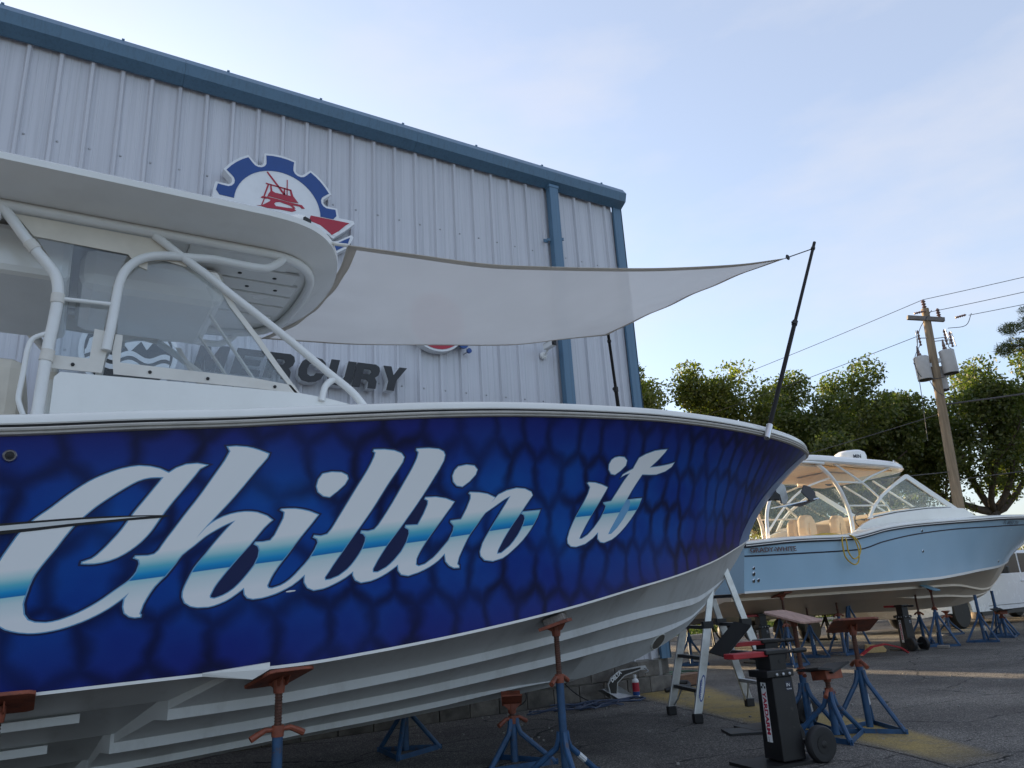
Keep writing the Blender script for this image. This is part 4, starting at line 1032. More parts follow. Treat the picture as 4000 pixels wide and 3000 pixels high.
# ---- shade sail and its two poles
def sailcloth(name, col, tr, see=0.0):
    m = bpy.data.materials.new(name); m.use_nodes = True
    n, l = m.node_tree.nodes, m.node_tree.links; n.remove(n['Principled BSDF'])
    tc = n.new('ShaderNodeTexCoord'); no = n.new('ShaderNodeTexNoise'); no.inputs['Scale'].default_value = 1.3; no.inputs['Detail'].default_value = 6
    l.new(tc.outputs['Object'], no.inputs['Vector'])
    r = n.new('ShaderNodeValToRGB'); r.color_ramp.elements[0].color = tuple(c*.9 for c in col)+(1,); r.color_ramp.elements[1].color = tuple(c*1.08 for c in col)+(1,)
    l.new(no.outputs['Fac'], r.inputs['Fac'])
    d = n.new('ShaderNodeBsdfDiffuse'); t = n.new('ShaderNodeBsdfTranslucent')
    l.new(r.outputs['Color'], d.inputs['Color']); l.new(r.outputs['Color'], t.inputs['Color'])
    mx = n.new('ShaderNodeMixShader'); mx.inputs[0].default_value = tr
    tp = n.new('ShaderNodeBsdfTransparent'); m2 = n.new('ShaderNodeMixShader'); m2.inputs[0].default_value = see
    w = n.new('ShaderNodeTexWave'); w.inputs['Scale'].default_value = 60; w.inputs['Distortion'].default_value = 1
    bp = n.new('ShaderNodeBump'); bp.inputs['Strength'].default_value = .12; bp.inputs['Distance'].default_value = .01
    n3 = n.new('ShaderNodeTexNoise'); n3.inputs['Scale'].default_value = 5; n3.inputs['Detail'].default_value = 3
    mp = n.new('ShaderNodeMapping'); mp.inputs['Scale'].default_value = (.35, 2.2, 1); l.new(tc.outputs['Object'], mp.inputs['Vector']); l.new(mp.outputs[0], n3.inputs['Vector'])
    l.new(n3.outputs['Fac'], bp.inputs['Height']); l.new(bp.outputs['Normal'], d.inputs['Normal'])
    l.new(d.outputs[0], mx.inputs[1]); l.new(t.outputs[0], mx.inputs[2]); l.new(mx.outputs[0], m2.inputs[1]); l.new(tp.outputs[0], m2.inputs[2]); l.new(m2.outputs[0], n['Material Output'].inputs['Surface'])
    return m
sail_m = sailcloth('sail mesh', (.78, .76, .72), .52, .06)
hem_m = sailcloth('sail hem', (.68, .63, .56), .35, .04)
NE = [(1.70, 4.97, 3.925), (2.25, 5.02, 3.99), (2.95, 5.045, 4.055), (3.55, 5.05, 4.15), (4.52, 5.05, 4.325), (5.26, 5.05, 4.48), (6.25, 5.05, 4.72), (7.04, 5.05, 4.955)]
FE = [(1.56, 7.10, 3.89), (2.0, 7.09, 3.915), (2.55, 7.08, 3.955), (3.4, 7.05, 4.055), (4.42, 7.02, 4.185), (5.15, 6.98, 4.345), (5.82, 6.95, 4.485), (5.84, 6.95, 4.49)]
def pick(P, u):
    x = u*(len(P)-1); i = min(int(x), len(P)-2); return P[i].lerp(P[i+1], x-i)
NEs, FEs = smooth_path([V(p) for p in NE], 6), smooth_path([V(p) for p in FE[:-1]], 6)
def sail_pt(u, v):
    a, b = pick(NEs, u), pick(FEs, u)
    p = a.lerp(b, v)
    s = 4*v*(1-v)
    p.z -= .10*s*math.sin(math.pi*min(1, u*.95+.05))
    if u > .8: p.x -= .10*s*(u-.8)/.2
    if u < .25: p.x += .16*s*(1-u/.25)
    p.z += .012*math.sin(14*u+5*v)*s
    p.z += .007*max(0, (u-.55)/.45)**1.3*math.sin(v*24+u*3)*s+.008*max(0, 1-u*3.5)*math.sin(v*31)*s
    return p
us = [i/90 for i in range(91)]; vv = [j/60 for j in range(61)]
sail = thing('shade_sail', (4.2, 6, 3.9), 'pale grey shade sail stretched from the hardtop over the bow', 'shade sail')
MB().grid(sail_pt, us, vv).build('cloth', sail_m, sail, smooth='all')
def hemstrip(fn, n=60, w=.045):
    m = MB()
    for i in range(n+1):
        a, b = fn(i/n); m.v += [a+V((0, 0, .003)), b+V((0, 0, .003)), b+V((0, 0, -.004)), a+V((0, 0, -.004))]
    for i in range(n):
        for j in range(4): m.f.append([i*4+j, i*4+(j+1) % 4, (i+1)*4+(j+1) % 4, (i+1)*4+j])
    return m
hemstrip(lambda u: (sail_pt(u, -.002), sail_pt(u, .022))).build('hem', hem_m, sail, smooth='all')
hemstrip(lambda u: (sail_pt(u, 1.002), sail_pt(u, .985))).build('hem', hem_m, sail, smooth='all')
hemstrip(lambda v: (sail_pt(0, v), sail_pt(.022, v))).build('hem', hem_m, sail, smooth='all')
hemstrip(lambda v: (sail_pt(1, v), sail_pt(.985, v))).build('hem', hem_m, sail, smooth='all')
tie = MB().tube([(7.04, 5.05, 4.955), (7.14, 5.05, 5.0), (7.62, 5.05, 5.21)], .007, 6).lathe([(.03, -.006), (.036, 0), (.03, .006)], (7.09, 5.05, 4.98), (0, 1, 0), 12)
tie.build('tie_cord', rubber_black, sail)
MB().tube([(1.70, 4.97, 3.925), (1.60, 4.95, 3.905), (1.40, 4.87, 3.885)], .014, 8).build('strap', canvas_white, sail)
MB().tube([(1.56, 7.10, 3.89), (1.45, 7.0, 3.885)], .014, 8).build('strap', canvas_white, sail)
carbon = MAT('black carbon pole', (.008, .007, .007), .55, var=.2, spec=.25)
for nm, base, tip, lab in (('sail_pole', (6.12, 4.93, 2.80), (7.66, 5.05, 5.30), 'black pole leaning forward at the bow holding the sail tip'),
                           ('sail_pole', (5.92, 6.95, 2.72), (5.84, 6.95, 4.52), 'shorter black pole at the far gunwale under the sail corner')):
    t_ = thing(nm, base, lab, 'pole', 'shade sail poles')
    B, T_ = V(base), V(tip); mid = B.lerp(T_, .52 if tip[2] > 5 else .58)
    MB().tube([B, mid], .024, 12).build('lower_tube', carbon, t_, smooth=True)
    MB().tube([mid, T_], .019, 12).build('upper_tube', carbon, t_, smooth=True)
    d_ = (T_-B).normalized()
    MB().tube([mid-d_*.03, mid+d_*.03], .031, 12).box(mid+V((-.03, 0, 0)), (.03, .02, .03)).build('clamp', rubber_black, t_)
    MB().tube([B-d_*.12, B+d_*.05], .032, 12).build('rod_holder', steel, t_, smooth=True)
    MB().tube([T_-d_*.13, T_-d_*.10], .026, 10).build('tip_collar', rubber_black, t_)

# ---- plough anchor in the stem
an = thing('bow_anchor', (7.35, 6.0, 2.2), 'polished plough anchor hanging in the stem of the blue boat', 'anchor')
W2 = lambda pts, y, th, nm, mat: MB().prism(pts, (0, y, 0), (1, 0, 0), (0, 0, 1), (0, -th, 0)).build(nm, mat, an, bevel=.004)
W2([(7.20, 2.31), (7.26, 2.37), (7.33, 2.37), (7.42, 2.31), (7.40, 2.26), (7.30, 2.27), (7.24, 2.25)], 6.03, .06, 'roller_bracket', rubber_black)
W2([(7.40, 2.47), (7.50, 2.475), (7.56, 2.44), (7.58, 2.30), (7.53, 2.225), (7.46, 2.23), (7.44, 2.33), (7.38, 2.36)], 6.015, .03, 'shank', galv)
k = MB(); tip_ = V((7.255, 6.0, 2.165)); heel = V((7.60, 6.0, 2.205)); lt, rt = V((7.88, 5.78, 2.27)), V((7.88, 6.22, 2.27)); bk_ = V((7.80, 6.0, 2.20))
k.add([tip_, heel, lt, rt, bk_], [(0, 1, 2), (0, 3, 1), (1, 4, 2), (1, 3, 4)]); k.build('fluke', steel, an, solid=.012)
k = MB(); k.prism([(0, 0), (.12, .02), (.17, .09), (.14, .17), (.05, .20), (-.06, .13)], (7.74, 5.80, 2.23), (1, 0, .15), (-.15, .35, 1), (0, .012, 0)); k.build('fluke_wing', black_paint, an)
# ================================================================== LIGHT BLUE BOAT (behind)
Y2 = 10.3
H2 = Hull(Y2, 9.8, 21.1, 24.6,
  [(9.8,1.99),(11.15,2.07),(12.75,2.11),(13.13,2.16),(13.75,2.26),(14.6,2.34),(15.8,2.41),(17.1,2.475),(18.6,2.55),(20.4,2.60),(24.6,2.70)],
  [(9.8,1.23),(12,1.25),(15.3,1.285),(16.5,1.345),(17.5,1.41),(19.0,1.49),(20.0,1.585),(21.1,1.71)],
  [(9.8,.85),(13,.76),(15,.70),(16.6,.665),(18.0,.665),(18.84,.72),(19.39,.81),(19.78,.9),(20.22,1.09),(20.52,1.25),(20.96,1.54),(21.1,1.71)],
  plan(1.55, 14.6, 24.6, 2.3, 1.7), plan(1.40, 14.0, 21.1, 2.0, 1.3), 1.3, 1.0)
TS2 = [1-(1-i/70)**1.5 for i in range(71)]
hull2_m = MAT('light blue gelcoat', (.36, .54, .68), .2, var=.04, scale=1.5, coat=.4, dirt=.06)
tan_m = MAT('tan bottom', (.58, .48, .37), .35, var=.06, scale=2, dirt=.2, dirtcol=(.36, .3, .22))
navy_m = MAT('navy stripe', (.012, .016, .035), .35, var=.1)
seat_m = MAT('tan upholstery', (.66, .50, .33), .55, var=.06, bump=.1, bscale=10)
b2 = thing('cabin_boat', (15, Y2, .7), 'light blue cabin boat with white hardtop resting on stands', 'boat')
g = MB(); q2 = [i/12 for i in range(13)]
g.grid(lambda t, q: H2.side(t, q), TS2, q2); g.grid(lambda t, q: H2.mirror(H2.side(t, q)), TS2, q2[::-1])
s0 = [H2.side(0, q) for q in q2]
g.add(s0+[H2.mirror(p) for p in s0[::-1]], [list(range(26))])
g.build('hull', hull2_m, b2, smooth=True)
def bottom2(x, rails=True):
    c = V((x, Y2-H2.bc(x), interp(H2.chine, x))); kp = V((x, Y2, min(interp(H2.keel, x), c.z)))
    c2 = V((x, c.y+min(.10, .5*(kp.y-c.y)), c.z-.02))
    out = [c, c2]
    for a, xs_, xe in ((.16, 14, 20.5), (.52, 14.5, 20.1)):
        f = a+(1-a)*max(0, min(1, (x-xs_)/(xe-xs_)))**2.6
        h = .045*max(0, min(1, (xe-x)/1.2))
        if a > .5: h *= max(0, min(1, (x-15.2)/.8))
        p = c2.lerp(kp, f); sl = (kp.z-c2.z)/max(.05, kp.y-c2.y); w = min(h/max(.12, -sl), max(0, kp.y-p.y))
        out += [p, p+V((0, -.004, -h)), p+V((0, w, min(0, sl*w)-.0005))]
    return out+[kp]
bt = MB()
S2 = [bottom2(9.8+11.3*(1-(1-i/60)**1.4)) for i in range(61)]
addsecs(S2, False); addsecs(S2, True)
n9 = len(S2[0]); e_ = S2[0]+[H2.mirror(p) for p in S2[0][::-1]]
MB().add(e_, [list(range(len(e_)))]).build('transom', tan_m, b2)
bot2 = bt.build('hull_bottom', tan_m, b2, smooth=True, merge=.0004)
def strip(name, qa, qb, mat, off_=.004, ta=0, tb=.995, n=80):
    m = MB()
    for mir in (False, True):
        k = len(m.v)
        for i in range(n+1):
            t = ta+(tb-ta)*i/n
            for q in (qa(t), qb(t)):
                p = H2.side(t, q)+H2.normal(min(t, .985), max(q, .01))*off_
                m.v.append(H2.mirror(p) if mir else p)
        for i in range(n):
            f = [k+2*i, k+2*i+2, k+2*i+3, k+2*i+1]; m.f.append(f if not mir else f[::-1])
    return m.build(name, mat, b2)
strip('boot_stripe', lambda t: -.01, lambda t: .035, white_gel)
ST = [(9.64,1.81),(11.09,1.84),(12.88,1.89),(13.68,2.03),(14.8,2.17),(16.31,2.28),(17.97,2.35),(19.1,2.40),(20.5,2.45),(23.2,2.50)]
def qst(t, dz):
    x = H2.side(t, .8).x; zc = interp(H2.chine, 9.8+11.3*t); zs = H2.side(t, 1).z
    return (interp(ST, x)+dz-zc)/(zs-zc)
strip('pin_stripe', lambda t: qst(t, -.012), lambda t: qst(t, .012), navy_m)
p2 = H2.sheer_path(TS2)
MB().sweep(p2, [(-.02, -.05), (.012, -.048), (.03, -.03), (.03, .0), (.012, .008), (-.02, .01)]).build('rub_rail', navy_m, b2, smooth=True)
MB().sweep(p2, [(-.02, .011), (.014, .011), (.018, .03), (.01, .05), (-.05, .07), (-.26, .08), (-.26, .0)]).build('gunwale', white_gel, b2, smooth=True)
MB().sweep(p2, [(.0305, -.022), (.034, -.02), (.034, -.012), (.0305, -.010)]).build('rail_insert', white_gel, b2)
dk = MB(); sec = []
for t in [.52+.475*i/24 for i in range(25)]:
    p = H2.side(t, 1); b = max(0, Y2-p.y-.2)
    sec.append([V((p.x, Y2+b*c, p.z+.075+.09*(1-c*c))) for c in (-1, -.7, -.35, 0, .35, .7, 1)])
for s in sec: dk.v += s
for i in range(24):
    for j in range(6): dk.f.append([i*7+j, (i+1)*7+j, (i+1)*7+j+1, i*7+j+1])
dk.build('foredeck', white_gel, b2, smooth='all')
MB().add([(9.85, 8.95, 1.62), (16, 8.95, 1.62), (16, 11.65, 1.62), (9.85, 11.65, 1.62)], [(0, 1, 2, 3)]).add([(9.85, 8.98, 1.62), (13.2, 8.98, 1.62), (13.2, 8.98, 2.12), (9.85, 8.98, 2.0)], [(0, 1, 2, 3)]).add([(9.85, 11.62, 1.62), (13.2, 11.62, 1.62), (13.2, 11.62, 2.12), (9.85, 11.62, 2.0)], [(3, 2, 1, 0)]).build('cockpit', seat_m, b2, solid=.02)
# white trunk cabin with raised coaming
for mir in (0, 1):
    y = 9.08 if not mir else 2*Y2-9.08
    MB().prism([(13.2, 2.1), (13.25, 2.22), (13.6, 2.40), (13.91, 2.50), (14.85, 2.63), (16.06, 2.74), (16.9, 2.785), (17.34, 2.775), (17.75, 2.62), (19.2, 2.58), (19.2, 2.3), (14, 2.0)], (0, y, 0), (1, 0, 0), (0, 0, 1), (0, .06 if not mir else -.06, 0)).build('cabin_side', white_gel, b2, bevel=.015)
MB().add([(13.9, 9.12, 2.5), (16.9, 9.12, 2.78), (16.9, 11.48, 2.78), (13.9, 11.48, 2.5), (17.34, 9.12, 2.77), (17.34, 11.48, 2.77), (17.78, 9.12, 2.62), (17.78, 11.48, 2.62)], [(1, 4, 5, 2), (4, 6, 7, 5)]).build('cabin_top', white_gel, b2, solid=.02)
MB().box((15.3, Y2, 2.55), (.5, 2.2, .35), Matrix.Rotation(rad(-12), 3, 'Y')).build('dashboard', seat_m, b2, bevel=.04)
MB().tube([V((14.95, 10.0+.17*math.cos(a), 2.62+.17*math.sin(a))) for a in [i*6.2832/20 for i in range(20)]], .014, 6, closed=True).beam((14.95, 9.83, 2.62), (14.95, 10.17, 2.62), .02, .02).beam((14.95, 10, 2.62), (15.1, 10, 2.6), .03, .03).build('steering_wheel', rubber_black, b2)
MB().box((16.35, 9.75, 2.80), (.34, .5, .10)).build('hatch', black_paint, b2, bevel=.02)
MB().box((18.25, Y2, 2.70), (.8, 1.2, .09)).build('deck_cushion', seat_m, b2, bevel=.03)
# hardtop
def ol(z, sc, dx=0):
    pts = [(12.15, 9.35), (12.35, 9.16), (12.9, 9.10), (14.6, 9.10), (15.3, 9.16), (15.8, 9.34), (16.08, 9.7), (16.15, Y2)]
    P = smooth_path([V((x, y, 0)) for x, y in pts], 3); P = [V((12.1, Y2, 0))]+P
    P = P+[V((p.x, 2*Y2-p.y, 0)) for p in P[::-1][1:-1]]
    c = V((14.1, Y2, 0))
    return [V((c.x+(p.x-c.x)*(1-sc)+dx, c.y+(p.y-c.y)*(1-sc), z)) for p in P]
rg = [ol(3.60, .3), ol(3.59, .1), ol(3.60, .02), ol(3.63, 0), ol(3.70, .012), ol(3.745, .05), ol(3.80, .25), ol(3.84, .6)]
hs = MB(); n8 = len(rg[0])
for r_ in rg: hs.v += r_
for i in range(len(rg)-1):
    for j in range(n8): hs.f.append([i*n8+j, i*n8+(j+1) % n8, (i+1)*n8+(j+1) % n8, (i+1)*n8+j])
hs.f.append(list(range(n8))[::-1]); hs.f.append(list(range((len(rg)-1)*n8, len(rg)*n8)))
ht2 = hs.build('hardtop', white_gel, b2, smooth=True)
MB().box((13.9, Y2, 3.585), (2.9, 1.9, .02)).build('liner', seat_m, ht2)
rd = MB().lathe([(.30, 0), (.33, .03), (.335, .12), (.31, .20), (.24, .245), (.02, .25)], (14.95, 10.0, 3.86), (0, 0, 1), 32).build('radar_dome', white_gel, ht2, smooth=True)
dirv = V((-.35, -.94, 0)).normalized(); exr = V((.94, -.35, 0)).normalized()
text_on('dome_lettering', 'MIN', V((14.95, 10.0, 3.905))+dirv*.342-exr*.17, exr, (0, 0, 1), .11, navy_m, rd, bold=.002)
MB().tube([(15.4, 9.3, 3.76), (15.4, 9.3, 3.80), (15.9, 9.5, 3.80), (16.05, 9.7, 3.78)], .012, 8).build('rail', steel, ht2)
def pp(name, pts, r, y=9.2, mat=None):
    for mir in (0, 1):
        P = smooth_path([V((p[0], y if not mir else 2*Y2-y, p[1])) for p in pts], 4)
        MB().tube(P, r, 10).build(name, mat or white_pipe, b2, smooth=True)
pp('frame_pipe', [(12.66, 3.58), (13.0, 3.35), (13.23, 3.07), (13.35, 2.8), (13.41, 2.57), (13.40, 2.14)], .040)
pp('frame_pipe', [(13.2, 3.60), (14.01, 3.24), (14.46, 2.96), (14.7, 2.78), (14.78, 2.62), (14.85, 2.44)], .022)
pp('frame_pipe', [(15.07, 3.62), (14.87, 3.55), (14.32, 3.39), (13.98, 3.25)], .020)
pp('frame_pipe', [(13.15, 3.235), (14.01, 3.25)], .018); pp('frame_pipe', [(13.38, 2.77), (14.64, 2.80)], .018)
pp('frame_pipe', [(11.75, 3.56), (11.4, 3.20), (11.1, 2.86), (10.93, 2.54), (10.87, 2.1)], .032, 9.15)
pp('frame_pipe', [(11.75, 3.56), (12.3, 3.58), (12.8, 3.58)], .026, 9.15)
pp('frame_pipe', [(11.0, 2.2), (11.6, 2.7), (12.3, 3.1), (13.2, 3.35)], .020, 11.3)
MB().tube([(11.75, 9.15, 3.56), (11.75, 2*Y2-9.15, 3.56)], .026, 8).build('frame_pipe', white_pipe, b2)
MB().box((12.1, Y2, 3.55), (1.5, 2.1, .05)).build('aft_liner', seat_m, b2)
# windscreen frame and glass
glass2 = clear_vinyl('boat glass', (.93, .96, .96), .03, .03)
wf = white_gel
for mir in (0, 1):
    y = 9.17 if not mir else 2*Y2-9.17
    fr = [(13.88, 2.51), (14.12, 2.77), (14.47, 3.01), (14.94, 3.24), (15.47, 3.47), (15.56, 3.47), (17.2, 2.79), (17.05, 2.775), (16.06, 2.73), (14.85, 2.62)]
    ih = [(14.02, 2.575), (14.22, 2.77), (14.55, 2.985), (15.0, 3.20), (15.48, 3.385), (16.82, 2.815), (16.06, 2.79), (14.85, 2.69)]
    d = -.03 if not mir else .03
    f_ = MB().prism(fr, (0, y, 0), (1, 0, 0), (0, 0, 1), (0, d, 0), [ih]).build('window_frame', wf, b2)
    MB().prism(ih, (0, y-d*.2, 0), (1, 0, 0), (0, 0, 1), (0, d*.2, 0)).build('pane', glass2, f_)
    MB().prism([(14.05, 2.555), (14.85, 2.665), (16.06, 2.77), (16.95, 2.80), (16.95, 2.785), (16.06, 2.752), (14.85, 2.645), (14.05, 2.535)], (0, y+d, 0), (1, 0, 0), (0, 0, 1), (0, d*.2, 0)).build('gasket', navy_m, f_)
MB().add([(15.5, 9.2, 3.46), (15.5, 11.4, 3.46), (17.15, 11.4, 2.79), (17.15, 9.2, 2.79)], [(0, 1, 2, 3)]).build('windscreen', glass2, b2)
m = MB()
for f in (.33, .66): m.beam((15.5, 9.2+2.2*f, 3.46), (17.15, 9.2+2.2*f, 2.79), .04, .03)
m.build('windscreen_bar', white_gel, b2)
# side curtains
for y in (9.18, 2*Y2-9.18):
    MB().add([(13.42, y, 2.2), (13.88, y, 2.5), (14.5, y, 3.02), (15.4, y, 3.5), (12.8, y, 3.5), (13.2, y, 3.1)], [(0, 1, 2, 3, 4, 5)]).build('clear_curtain', glass2, b2)
    MB().add([(10.9, y, 2.15), (13.38, y, 2.2), (13.3, y, 2.85), (12.7, y, 3.55), (11.75, y, 3.55), (11.1, y, 2.86)], [(0, 1, 2, 3, 4, 5)]).build('clear_curtain', glass2, b2)
# seats
for x, y, z, w in ((12.62, 9.75, 1.95, .80), (13.72, 9.85, 1.97, .78), (13.6, 10.8, 2.0, .78)):
    m = MB(); pr = [(-.40, 0), (.40, 0), (.42, .42), (.36, .60), (.15, .68), (-.15, .68), (-.36, .60), (-.42, .42)]
    m.prism([(a*w, b) for a, b in pr], (x, y, z), (.93, .36, 0), (0, 0, 1), (.07, -.17, 0))
    so = m.build('seat_back', seat_m, b2, bevel=.05)
    MB().prism([(-.26*w, .1), (.26*w, .1), (.28*w, .42), (.2*w, .52), (-.2*w, .52), (-.28*w, .42)], (x+.071, y-.172, z), (.93, .36, 0), (0, 0, 1), (.006, -.016, 0)).build('cushion', seat_m, so, bevel=.012)
MB().box((13.1, Y2, 1.78), (2.6, 1.9, .32)).build('bench', seat_m, b2, bevel=.04)
sp2 = MB().lathe([(.12, 0), (.12, .015), (.10, .02), (.09, .012), (.05, .02), (.02, .03)], (14.05, 10.0, 3.44), (-.5, -.8, -.3), 20).build('speaker', rubber_black, b2)
MB().box((14.15, 10.15, 3.46), (.9, .8, .2)).build('overhead_box', seat_m, b2, bevel=.03)
# lettering and fittings
text_on('lettering', 'GRADY-WHITE', (9.90, 8.742, 1.868), (1, 0, .017), (0, 0, 1), .105, MAT('maroon letters', (.06, .015, .025), .3), b2, bold=.003, width=1.16)
def side_at(x, z):
    best = min((abs(H2.side(t, .5).x-x), t) for t in [i/200 for i in range(200)])[1]
    zc, zs = H2.side(best, 0).z, H2.side(best, 1).z; q = (z-zc)/(zs-zc)
    return H2.side(best, q), H2.normal(best, q)
p, nr = side_at(18.2, 2.42); exx = V((-nr.y, nr.x, 0)).normalized(); exx = exx if exx.x > 0 else -exx
text_on('registration', 'FL 8858 TH', p+nr*.015, exx, (nr*-nr.z+V((0, 0, 1))).normalized(), .13, navy_m, b2, shear=.25, width=.85)
for x, z, r in ((10.01, 1.62, .028), (10.0, 1.53, .036), (10.0, 1.42, .034), (10.13, 1.425, .034), (14.93, 2.24, .03), (15.03, 1.84, .03), (19.4, 1.62, .03)):
    p, nr = side_at(x, z)
    th_ = MB().lathe([(r, -.01), (r, .008), (r*.72, .014)], p, nr, 16).build('through_hull', steel, b2)
    MB().lathe([(r*.7, 0), (r*.7, .0145)], p, nr, 14).build('bore', rubber_black, th_)
# yellow shore cable looped over the side
cable = MAT('yellow cable', (.52, .34, .03), .5, var=.1)
m = MB()
m.tube(smooth_path([(11.55, 8.90, 2.10), (12.0, 8.84, 2.16), (12.5, 8.80, 2.155), (12.62, 8.70, 2.12), (12.70, 8.68, 1.9), (12.66, 8.69, 1.68), (12.5, 8.69, 1.62), (12.30, 8.69, 1.75), (12.28, 8.69, 2.0), (12.38, 8.74, 2.12), (12.45, 8.82, 2.155)], 6), .013, 8)
m.tube(smooth_path([(11.6, 8.95, 2.13), (12.1, 8.9, 2.19), (12.55, 8.86, 2.17), (12.66, 8.71, 2.12), (12.78, 8.685, 1.95), (12.70, 8.685, 1.78), (12.52, 8.685, 1.72), (12.40, 8.685, 1.85), (12.42, 8.70, 2.05), (12.5, 8.82, 2.16), (12.2, 8.9, 2.17), (11.7, 8.93, 2.14)], 6), .013, 8)
tag(m.build('shore_cable', cable, None, smooth=True), 'yellow cable coiled over the side of the light blue boat', 'cable')
# ================================================================== BOAT STANDS
def stand(loc, rot, h_tube, h_top, label, plate='pad', yaw=0, tilt=0, base=.33, pmat=None, leg_h=None, handle=True, sticker=False, lean=0, stretch=None, dark=False):
    """tripod stand: three legs, base bars, centre tube, screw with wing handle and swivelling head"""
    t = thing('boat_stand', (0, 0, 0), label, 'boat stand', 'tripod boat stands')
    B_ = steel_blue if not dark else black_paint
    lh = leg_h or max(.22, h_tube-.10)
    MB().tube([(0, 0, .03), (0, 0, h_tube)], .030, 12).build('post', B_, t, smooth=True)
    feet = [V((base*math.cos(rad(a)), base*math.sin(rad(a)), .015)) for a in (90, 210, 330)]
    for f in feet:
        d = V((f.x, f.y, 0)).normalized()
        MB().tube([V((d.x*.030, d.y*.030, lh+.03)), V((d.x*.036, d.y*.036, lh-.02)), V((d.x*.06, d.y*.06, lh-.08)), f], .021, 8).build('leg', B_, t, smooth=True)
    for i in range(3):
        a, b = feet[i], feet[(i+1) % 3]; dd = (b-a).normalized()
        MB().beam(a+V((0, 0, .004))-dd*.02, b+V((0, 0, .004))+dd*.02, .007, .045).build('base_bar', B_, t)
    m = MB(); m.tube([(0, 0, h_tube-.05), (0, 0, h_top-.05)], .020, 10)
    z = h_tube
    s_o = m.build('screw', rust, t, smooth=True)
    th = MB(); z = h_tube+.03
    while z < h_top-.08: th.lathe([(.0205, -.004), (.0235, 0), (.0205, .004)], (0, 0, z), (0, 0, 1), 8); z += .016
    if th.v: o = th.build('thread', rust, s_o); o['kind'] = 'stuff'
    if handle:
        hm_ = MB().lathe([(.034, -.03), (.036, .0), (.034, .03)], (0, 0, h_tube+.01), (0, 0, 1), 12)
        a = random.uniform(-.5, .5); ca, sa = math.cos(a), math.sin(a)
        for s in (-1, 1): hm_.tube([(s*.03*ca, s*.03*sa, h_tube+.018), (s*.07*ca, s*.07*sa, h_tube+.022), (s*.12*ca, s*.12*sa, h_tube+.0), (s*.155*ca, s*.155*sa, h_tube-.018)], [.012, .015, .018, .019], 8)
        hm_.build('wing_handle', oxide, t, smooth=True)
    Rm = Matrix.Rotation(rad(yaw), 3, 'Z') @ Matrix.Rotation(rad(tilt), 3, 'X')
    top = V((0, 0, h_top))
    if plate != 'none':
        sk = MB().lathe([(.028, -.085), (.031, -.05), (.031, -.015)], (0, 0, h_top), (0, 0, 1), 12)
        for s in (-1, 1):
            sk.add([top+Rm @ V((s*.024, -.075, -.014)), top+Rm @ V((s*.024, .075, -.014)), top+Rm @ V((s*.024, .03, -.055)), top+Rm @ V((s*.024, -.03, -.055))], [(0, 1, 2, 3)])
        sk.build('socket', oxide if pmat is not steel_blue else steel_blue, t, solid=.008)
    if plate == 'pad':
        pl = [(-.15, -.13), (-.12, -.15), (.12, -.15), (.15, -.13), (.15, .13), (.12, .15), (-.12, .15), (-.15, .13)]
        if stretch: pl = [(x*stretch, y*stretch) for x, y in pl]
        MB().prism(pl, top+Rm @ V((0, 0, -.012)), Rm @ V((1, 0, 0)), Rm @ V((0, 1, 0)), Rm @ V((0, 0, .020))).build('top_plate', pmat or oxide, t, bevel=.004)
    elif plate == 'block':
        MB().box(top+Rm @ V((0, 0, -.005)), (.34, .22, .022), Rm).build('top_plate', oxide, t)
        MB().box(top+Rm @ V((.07, 0, .032)), (.22, .16, .05), Rm).build('wood_block', wood_gray, t, bevel=.004)
    elif plate == 'keel':
        MB().box(top+Rm @ V((0, 0, -.03)), (.20, .16, .075), Rm).build('head', oxide, t, bevel=.003)
        MB().box(top+Rm @ V((.06, 0, .016)), (.24, .24, .016), Rm @ Matrix.Rotation(rad(-16), 3, 'Y')).build('rubber_pad', rubber_black, t)
        MB().box(top+Rm @ V((-.14, 0, .018)), (.17, .24, .016), Rm @ Matrix.Rotation(rad(8), 3, 'Y')).build('rubber_pad', rubber_black, t)
    elif plate == 'vee':
        for s in (-1, 1):
            Rv = Matrix.Rotation(rad(yaw), 3, 'Z')
            MB().box(top+Rv @ V((s*.075, 0, .022)), (.18, .16, .012), Rv @ Matrix.Rotation(rad(-s*28), 3, 'Y')).build('vee_plate', pmat or steel_blue, t)
    if sticker:
        f = feet[2]; d = V((f.x, f.y, 0)).normalized(); a = V((d.x*.06, d.y*.06, lh-.08)); b = f
        MB().tube([a.lerp(b, .28), a.lerp(b, .52)], .0222, 8, cap=False).build('sticker', paper_white, t, smooth=True)
    t.location = loc; t.rotation_euler = (rad(lean), 0, rot)
    return t
R_ = rad
# under the blue boat
stand((-.14, 4.66, 0), 0, .55, .905, 'boat stand at the left edge under the blue hull', 'pad', 0, -20, pmat=oxide)
stand((1.22, 4.71, 0), R_(20), .60, .90, 'boat stand under the blue hull below the letters hill', 'pad', 0, -18, pmat=oxide, leg_h=.33)
stand((3.32, 4.90, 0), R_(40), .68, 1.075, 'tall boat stand with grey wood block under the blue bow', 'block', 8, -16, leg_h=.30, sticker=True)
stand((3.36, 5.68, 0), R_(-8), .33, .475, 'short boat stand with angled orange head under the blue keel', 'vee', 70, 0, pmat=oxide, leg_h=.32)
stand((2.95, 6.92, 0), R_(25), .50, .72, 'boat stand in deep shade behind the blue keel', 'pad', 0, 18)
